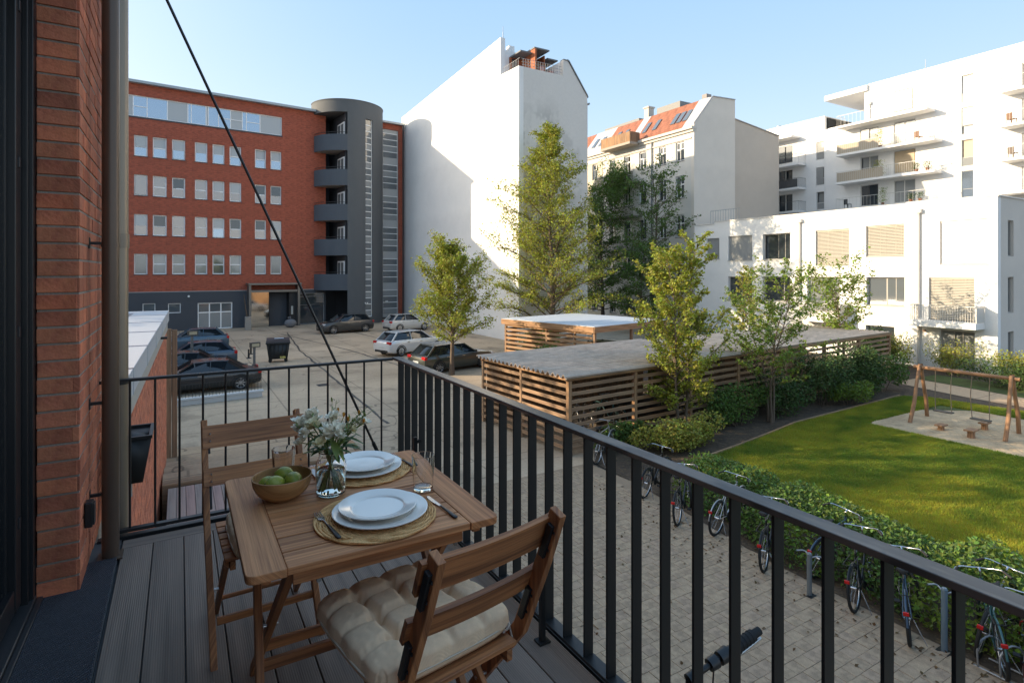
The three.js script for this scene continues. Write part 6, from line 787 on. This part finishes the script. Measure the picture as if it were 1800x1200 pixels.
// ---------------------------------------------------------------- the table setting
{
  const strawTex = texture(256, 256, 0.08, 0.08, (u, v) => { const k = 0.6 + 0.7 * fbm(u * 40, v * 10, 40, 10, 3); return [0.82 * k, 0.47 * k, 0.19 * k]; }), mStraw = [M(null, 0.85, { map: strawTex }), M(null, 0.85, { map: strawTex, color: lin(0.78, 0.74, 0.68) })];
  const mat = (label, x, z, R) => { const t = thing('placemat', label, 'placemat', [x, TY + 0.001, z], rnd() * 6, 'woven placemats'), turns = R / 0.0088; for (let k = 0; k < 2; k++) { const pts = [], rad = []; const n = Math.round(turns * 74); for (let i = 0; i <= n; i++) { const a = i / n * turns * 6.283 + 0.4, r = 0.004 + 0.0088 * a / 6.283, ph = a * Math.max(6, r * 330) * 0.5 + k * Math.PI; pts.push(V(Math.cos(a) * (r + 0.0018 * Math.sin(ph)), 0.0042 + 0.0016 * Math.cos(ph) + 0.0005 * Math.sin(a * 3.3), Math.sin(a) * (r + 0.0018 * Math.sin(ph)))); rad.push(0.0034 * (1 + 0.22 * Math.sin(ph * 1.0 + 1))); } obj('braid', taper(pts, rad, 5), mStraw[k], t); } return t; };
  mat('round woven straw placemat at the near place', 0.598, -1.965, 0.205); mat('round woven straw placemat at the far place', 0.69, -2.455, 0.2);
  const mChina = MP([0.88, 0.83, 0.75], 0.16, { clearcoat: 0.6, clearcoatRoughness: 0.1 });
  const plateGeo = (R, h) => { const P = [[0, 0.003], [R * 0.55, 0.003], [R * 0.60, 0.0], [R * 0.64, 0.003], [R * 0.72, h * 0.5], [R * 0.985, h - 0.003], [R, h], [R * 0.985, h + 0.0015], [R * 0.73, h * 0.58 + 0.002], [R * 0.67, 0.0085], [R * 0.62, 0.0068], [R * 0.3, 0.006], [0, 0.006]]; return lathe(new THREE.SplineCurve(P.map(p => new THREE.Vector2(...p))).getPoints(60).map(p => [Math.max(0, p.x), p.y]), 72); };
  const dish = (label, x, y, z, R, h, g) => { const t = thing('plate', label, 'plate', [x, y, z], 0, g); obj('dish', plateGeo(R, h), mChina, t); obj('foot_ring', (() => { const q = flat(new THREE.TorusGeometry(R * 0.58, 0.0022, 6, 48)); q.rotateX(Math.PI / 2); q.translate(0, 0.0012, 0); return setUV(q); })(), mChina, t); };
  const Y = TY + 0.0092; dish('large white dinner plate on the near placemat', 0.612, Y, -1.965, 0.163, 0.019, 'white plates'); dish('smaller white plate stacked on the near dinner plate', 0.606, Y + 0.0135, -1.975, 0.134, 0.02, 'white plates'); dish('large white dinner plate on the far placemat', 0.688, Y, -2.45, 0.16, 0.019, 'white plates'); dish('smaller white plate stacked on the far dinner plate', 0.69, Y + 0.0135, -2.455, 0.132, 0.02, 'white plates');
  // cutlery
  const mHandle = M([0.012, 0.013, 0.014], 0.35), mCut = M([0.42, 0.43, 0.44], 0.26, { metalness: 1 }); const oval = (x, w, h, y) => [...Array(11).keys()].map(i => { const a = i / 10 * 6.283; return [x, y + Math.sin(a) * h, Math.cos(a) * w]; });
  const handle = () => loft([oval(0, 0.0035, 0.003, 0.004), oval(0.02, 0.0045, 0.0035, 0.005), oval(0.07, 0.007, 0.0042, 0.005), oval(0.105, 0.0088, 0.0045, 0.0045), oval(0.12, 0.007, 0.004, 0.0045), oval(0.124, 0.002, 0.001, 0.0045)]);
  const fork = (label, x, z, turn, y) => { const t = thing('fork', label, 'fork', [x, y, z], turn, 'forks'); obj('handle', handle(), mHandle, t); const g = [loft([oval(0.0, 0.0035, 0.0022, 0.004), oval(-0.03, 0.003, 0.002, 0.007), oval(-0.045, 0.009, 0.0014, 0.005), oval(-0.058, 0.0125, 0.001, 0.003), oval(-0.066, 0.0125, 0.001, 0.003)])]; for (const w of [-0.0105, -0.0035, 0.0035, 0.0105]) g.push(tube([V(-0.064, 0.003, w), V(-0.085, 0.0025, w), V(-0.108, 0.007, w * 0.96)], 0.0016, 8, 5)); obj('tines', g, mCut, t); };
  const knife = (label, x, z, turn, y) => { const t = thing('knife', label, 'knife', [x, y, z], turn, 'knives'); obj('handle', handle(), mHandle, t); const s = new THREE.Shape(); s.moveTo(0.002, -0.004); s.lineTo(-0.02, -0.006); s.quadraticCurveTo(-0.07, -0.014, -0.105, -0.004); s.quadraticCurveTo(-0.112, 0.004, -0.1, 0.006); s.lineTo(0.002, 0.005); s.closePath(); const g = flat(new THREE.ExtrudeGeometry(s, { depth: 0.0012, bevelEnabled: true, bevelSize: 0.0008, bevelThickness: 0.0005, bevelSegments: 1 })); g.rotateX(-Math.PI / 2); g.translate(0, 0.003, 0); obj('blade', setUV(g), mCut, t); };
  const toZ = -Math.PI / 2;                                  // handle (+x) points to +z
  fork('fork with a black handle on the left of the near plate', 0.428, -1.965, toZ + 6 * deg, TY + 0.0085); knife('knife with a black handle on the right of the near plate', 0.825, -1.93, toZ + 4 * deg, TY + 0.001);
  fork('fork on the right of the far plate by the front railing', 0.868, -2.47, toZ + 8 * deg, TY + 0.0085); knife('knife on the left of the far plate behind the bowl', 0.49, -2.44, toZ - 3 * deg, TY + 0.0085);
  // glassware
  const mGlass = MP([1, 1, 1], 0.01, { transmission: 1, ior: 1.48, thickness: 0.004, attenuationColor: lin(0.86, 0.95, 0.92), attenuationDistance: 0.06 });
  const tumbler = (label, x, z, r, h, sides) => { const t = thing('water_glass', label, 'glass', [x, TY + 0.0005, z], 0.3, 'water glasses'); const g = lathe([[0, 0.0], [r * 0.80, 0.0], [r * 0.83, 0.004], [r, h - 0.001], [r - 0.001, h], [r - 0.0022, h - 0.001], [r * 0.83 - 0.003, 0.014], [r * 0.76, 0.011], [0, 0.011]], sides); obj('vessel', g, mGlass, t); return t; };
  tumbler('clear tumbler near the front railing side of the table', 0.835, -2.125, 0.046, 0.135, 48); tumbler('clear faceted tumbler behind the fruit bowl', 0.375, -2.53, 0.047, 0.125, 10);
  // bowl of limes
  const bowlTex = woodTexture([0.50, 0.27, 0.105], [0.26, 0.125, 0.045], 0.5, 0.2, 256, 256, 0.4, 8), b = thing('fruit_bowl', 'round wooden bowl holding green fruit', 'bowl', [0.338, TY + 0.0005, -2.315]);
  const bp = [[0, 0.0], [0.045, 0.0], [0.058, 0.004], [0.085, 0.024], [0.102, 0.052], [0.108, 0.082], [0.1065, 0.086], [0.103, 0.084], [0.097, 0.054], [0.078, 0.026], [0.045, 0.012], [0, 0.010]]; obj('shell', lathe(new THREE.SplineCurve(bp.map(p => new THREE.Vector2(...p))).getPoints(48).map(p => [Math.max(0, p.x), Math.max(0, p.y)]), 64), M(null, 0.42, { map: bowlTex }), b);
  const limeTex = texture(256, 256, 0.06, 0.06, (u, v) => { const n = fbm(u * 5, v * 5, 5, 5, 4), q = noise(u * 50, v * 50, 50); return [mix(0.16, 0.36, n) * (0.93 + 0.14 * q), mix(0.22, 0.36, n) * (0.93 + 0.14 * q), 0.028]; }), limeBump = texture(128, 128, 0.02, 0.02, (u, v) => fbm(u * 16, v * 16, 16, 16, 2), false), mLime = MP(null, 0.38, { map: limeTex, bumpMap: limeBump, bumpScale: 0.0006, clearcoat: 0.25 });
  for (const [i, [dx, dy, dz, s, r]] of [[-0.028, 0.066, 0.03, 1.02, 0.4], [0.036, 0.066, 0.022, 1.05, 1.6], [0.012, 0.078, -0.028, 0.94, 2.6], [-0.052, 0.058, -0.018, 0.85, 0.2]].entries()) { const l = thing('lime', ['plump green lime at the front left of the bowl', 'green lime lying at the right of the bowl', 'green lime topmost at the back of the bowl', 'small dark lime tucked at the left of the bowl'][i], 'lime', [0.338 + dx, TY + dy, -2.315 + dz], r, 'limes in the bowl'); const g = flat(new THREE.LatheGeometry([...Array(17).keys()].map(k => { const a = k / 16 * Math.PI, tip = 1 + 0.13 * Math.pow(Math.abs(Math.cos(a)), 10); return new THREE.Vector2(Math.max(0.0001, Math.sin(a)) * 0.031 * s, -Math.cos(a) * 0.037 * s * tip); }), 28)); g.rotateZ(1.25 + i * 0.2); obj('fruit', setUV(g), mLime, l); const n = obj('stem_scar', setUV(flat(new THREE.SphereGeometry(0.0035, 8, 6))), M([0.13, 0.13, 0.03], 0.8), l); n.position.set(-Math.sin(1.25 + i * 0.2) * 0.0415 * s, Math.cos(1.25 + i * 0.2) * 0.0415 * s, 0); }
  // jar with flowers
  const jx = 0.508, jz = -2.262, j = thing('flower_jar', 'clear glass jar with water holding the bouquet', 'jar', [jx, TY + 0.0005, jz]); const prof = [[0, 0], [0.044, 0], [0.052, 0.003], [0.056, 0.012], [0.0575, 0.05], [0.0575, 0.112], [0.053, 0.13], [0.046, 0.140], [0.0445, 0.150], [0.046, 0.162], [0.0475, 0.166], [0.045, 0.168], [0.0435, 0.164], [0.042, 0.150], [0.0435, 0.141], [0.0505, 0.130], [0.0545, 0.112], [0.0545, 0.014], [0.05, 0.008], [0, 0.007]];
  obj('vessel', lathe(prof, 56), mGlass, j); obj('water', lathe([[0, 0.0085], [0.0485, 0.0095], [0.0535, 0.016], [0.0537, 0.094], [0.0, 0.0935]], 48), MP([1, 1, 1], 0.0, { transmission: 1, ior: 1.33, thickness: 0.05, attenuationColor: lin(0.80, 0.93, 0.82), attenuationDistance: 0.3 }), j);
  const f = thing('bouquet', 'bouquet of white blossoms with yellow buds and green leaves', 'flowers', [jx, TY + 0.0005, jz]), mStem = MP([0.13, 0.18, 0.035], 0.6, {}), mLf = MP([0.06, 0.115, 0.025], 0.55, { side: THREE.DoubleSide, transmission: 0.15, thickness: 0 }), mLf2 = MP([0.16, 0.22, 0.04], 0.6, { side: THREE.DoubleSide, transmission: 0.3, thickness: 0 });
  const leafBlade = (p, dir, len, w, curl) => { const side = dir.clone().cross(V(0, 1, 0)).normalize(), n = side.clone().cross(dir).normalize(), pos = [], idx = [], K = 8; for (let i = 0; i <= K; i++) { const u = i / K, ww = w * Math.pow(Math.sin(Math.PI * Math.min(1, u * 0.96 + 0.03)), 0.8), c = p.clone().addScaledVector(dir, len * u).addScaledVector(n, -curl * len * u * u); for (const s of [-1, 0, 1]) { const q = c.clone().addScaledVector(side, s * ww).addScaledVector(n, Math.abs(s) * ww * 0.35); pos.push(q.x, q.y, q.z); } } for (let i = 0; i < K; i++) for (const k of [0, 1]) { const a = i * 3 + k; idx.push(a, a + 1, a + 3, a + 1, a + 4, a + 3); } const g = new THREE.BufferGeometry(); g.setAttribute('position', new THREE.Float32BufferAttribute(pos, 3)); g.setIndex(idx); g.computeVertexNormals(); return setUV(flat(g)); };
  const petal = (c, dir, len, w, cup) => { const side = dir.clone().cross(V(0.1, 1, 0.2)).normalize(), n = side.clone().cross(dir).normalize(), pos = [], idx = []; for (let i = 0; i <= 4; i++) { const u = i / 4, ww = w * Math.sin(Math.PI * (0.12 + 0.78 * u)), q = c.clone().addScaledVector(dir, len * u).addScaledVector(n, cup * len * u * u); for (const s of [-1, 0, 1]) { const r = q.clone().addScaledVector(side, s * ww).addScaledVector(n, s * s * ww * 0.35); pos.push(r.x, r.y, r.z); } } for (let i = 0; i < 4; i++) for (const k of [0, 1]) { const a = i * 3 + k; idx.push(a, a + 1, a + 3, a + 1, a + 4, a + 3); } const g = new THREE.BufferGeometry(); g.setAttribute('position', new THREE.Float32BufferAttribute(pos, 3)); g.setIndex(idx); g.computeVertexNormals(); return setUV(flat(g)); };
  const mPet = MP([0.90, 0.84, 0.69], 0.7, { side: THREE.DoubleSide, transmission: 0.08, thickness: 0 }), mYel = MP([0.62, 0.30, 0.04], 0.6, { side: THREE.DoubleSide }), mCream = MP([0.78, 0.70, 0.45], 0.7, { side: THREE.DoubleSide, transmission: 0.15, thickness: 0 });
  // head positions relative to the jar: x right along the table front, y up, z towards the viewer
  const heads = [[-0.10, 0.262, 0.02, 1.15], [-0.075, 0.292, -0.02, 1.05], [-0.118, 0.235, -0.01, 0.9], [-0.055, 0.27, 0.04, 0.95], [-0.085, 0.245, 0.05, 0.85], [0.0, 0.262, 0.05, 1.1], [0.03, 0.24, 0.06, 1.0], [-0.012, 0.225, 0.075, 0.9], [0.045, 0.262, 0.03, 0.95], [0.012, 0.292, 0.01, 0.85], [0.112, 0.265, -0.02, 0.85], [0.085, 0.25, 0.01, 0.8], [-0.105, 0.205, 0.03, 0.7]];
  const rot = q => V(q[0] * 0.863 + q[2] * -0.505, q[1], q[0] * 0.505 + q[2] * 0.863);   // turned to face the room like the bouquet does
  const stemTo = (h, r = 0.0022) => { const a = Math.atan2(h.z, h.x), base = V(-Math.cos(a) * rr(0.02, 0.04), 0.013, -Math.sin(a) * rr(0.02, 0.04)), neck = V(Math.cos(a) * rr(0.0, 0.022), 0.152, Math.sin(a) * rr(0.0, 0.022)); return tube([base, base.clone().lerp(neck, 0.5), neck, neck.clone().lerp(h, 0.55).add(V(0, 0.012, 0)), h], r, 18, 6); };
  heads.forEach((q, i) => { const h = rot(q), s = q[3] * 0.031; obj('stem', stemTo(h), mStem, f); const g = [], up = h.clone().multiply(V(1, 0.25, 1)).normalize().add(V(0, 0.9, 0)).normalize(); for (let c = 0; c < 5; c++) { const o = h.clone().add(V(gauss() * s * 0.65, gauss() * s * 0.5, gauss() * s * 0.65)), ax = up.clone().add(V(gauss() * 0.6, gauss() * 0.4, gauss() * 0.6)).normalize(); let e = ax.clone().cross(V(0.3, 0.2, 1)).normalize(); for (let k = 0; k < 7; k++) { const d = e.clone().applyAxisAngle(ax, k / 7 * 6.283 + rr(-0.2, 0.2)).addScaledVector(ax, rr(0.35, 0.9)).normalize(); g.push(petal(o, d, s * rr(0.75, 1.0), s * 0.36, rr(0.0, 0.4))); } } obj('blossom', g, i % 4 === 3 ? mCream : mPet, f); });
  for (const q of [[0.055, 0.302, 0.02], [0.125, 0.272, -0.005], [0.1, 0.298, -0.03], [0.075, 0.288, 0.03], [0.02, 0.31, -0.02]]) { const h = rot(q); obj('stem', stemTo(h, 0.0016), mStem, f); const g = []; for (let k = 0; k < 5; k++) g.push(petal(h, V(gauss() * 0.5, 1, gauss() * 0.5).normalize(), 0.018, 0.005, 0.2)); obj('bud', g, mYel, f); }
  for (let i = 0; i < 44; i++) { const a = rnd() * 6.283, lo = rnd(), p = V(Math.cos(a) * rr(0.015, 0.05), rr(0.155, 0.25), Math.sin(a) * rr(0.015, 0.05)), d = V(Math.cos(a) * rr(0.5, 1.2), mix(-0.5, 1.1, lo), Math.sin(a) * rr(0.5, 1.2)).normalize(); obj('leaf', leafBlade(p, d, rr(0.05, 0.095), rr(0.008, 0.015), rr(0.1, 0.5)), rnd() < 0.7 ? mLf : mLf2, f); }
  for (let i = 0; i < 18; i++) { const a = rnd() * 6.283, h = V(Math.cos(a) * rr(0.06, 0.17), rr(0.27, 0.355), Math.sin(a) * rr(0.06, 0.15)); obj('stem', tube([V(Math.cos(a) * 0.02, 0.15, Math.sin(a) * 0.02), V(h.x * 0.45, mix(0.15, h.y, 0.6), h.z * 0.45), h], 0.0011, 10, 5), mStem, f); const g = []; for (let k = 0; k < 7; k++) { const u = 0.55 + 0.45 * k / 6; g.push(leafBlade(V(h.x * u, mix(0.17, h.y, u), h.z * u), V(gauss(), gauss() * 0.6 + 0.5, gauss()).normalize(), rr(0.014, 0.03), 0.0035, 0.2)); } obj('sprig', g, mLf2, f); }
}
renderer.render(scene, camera);
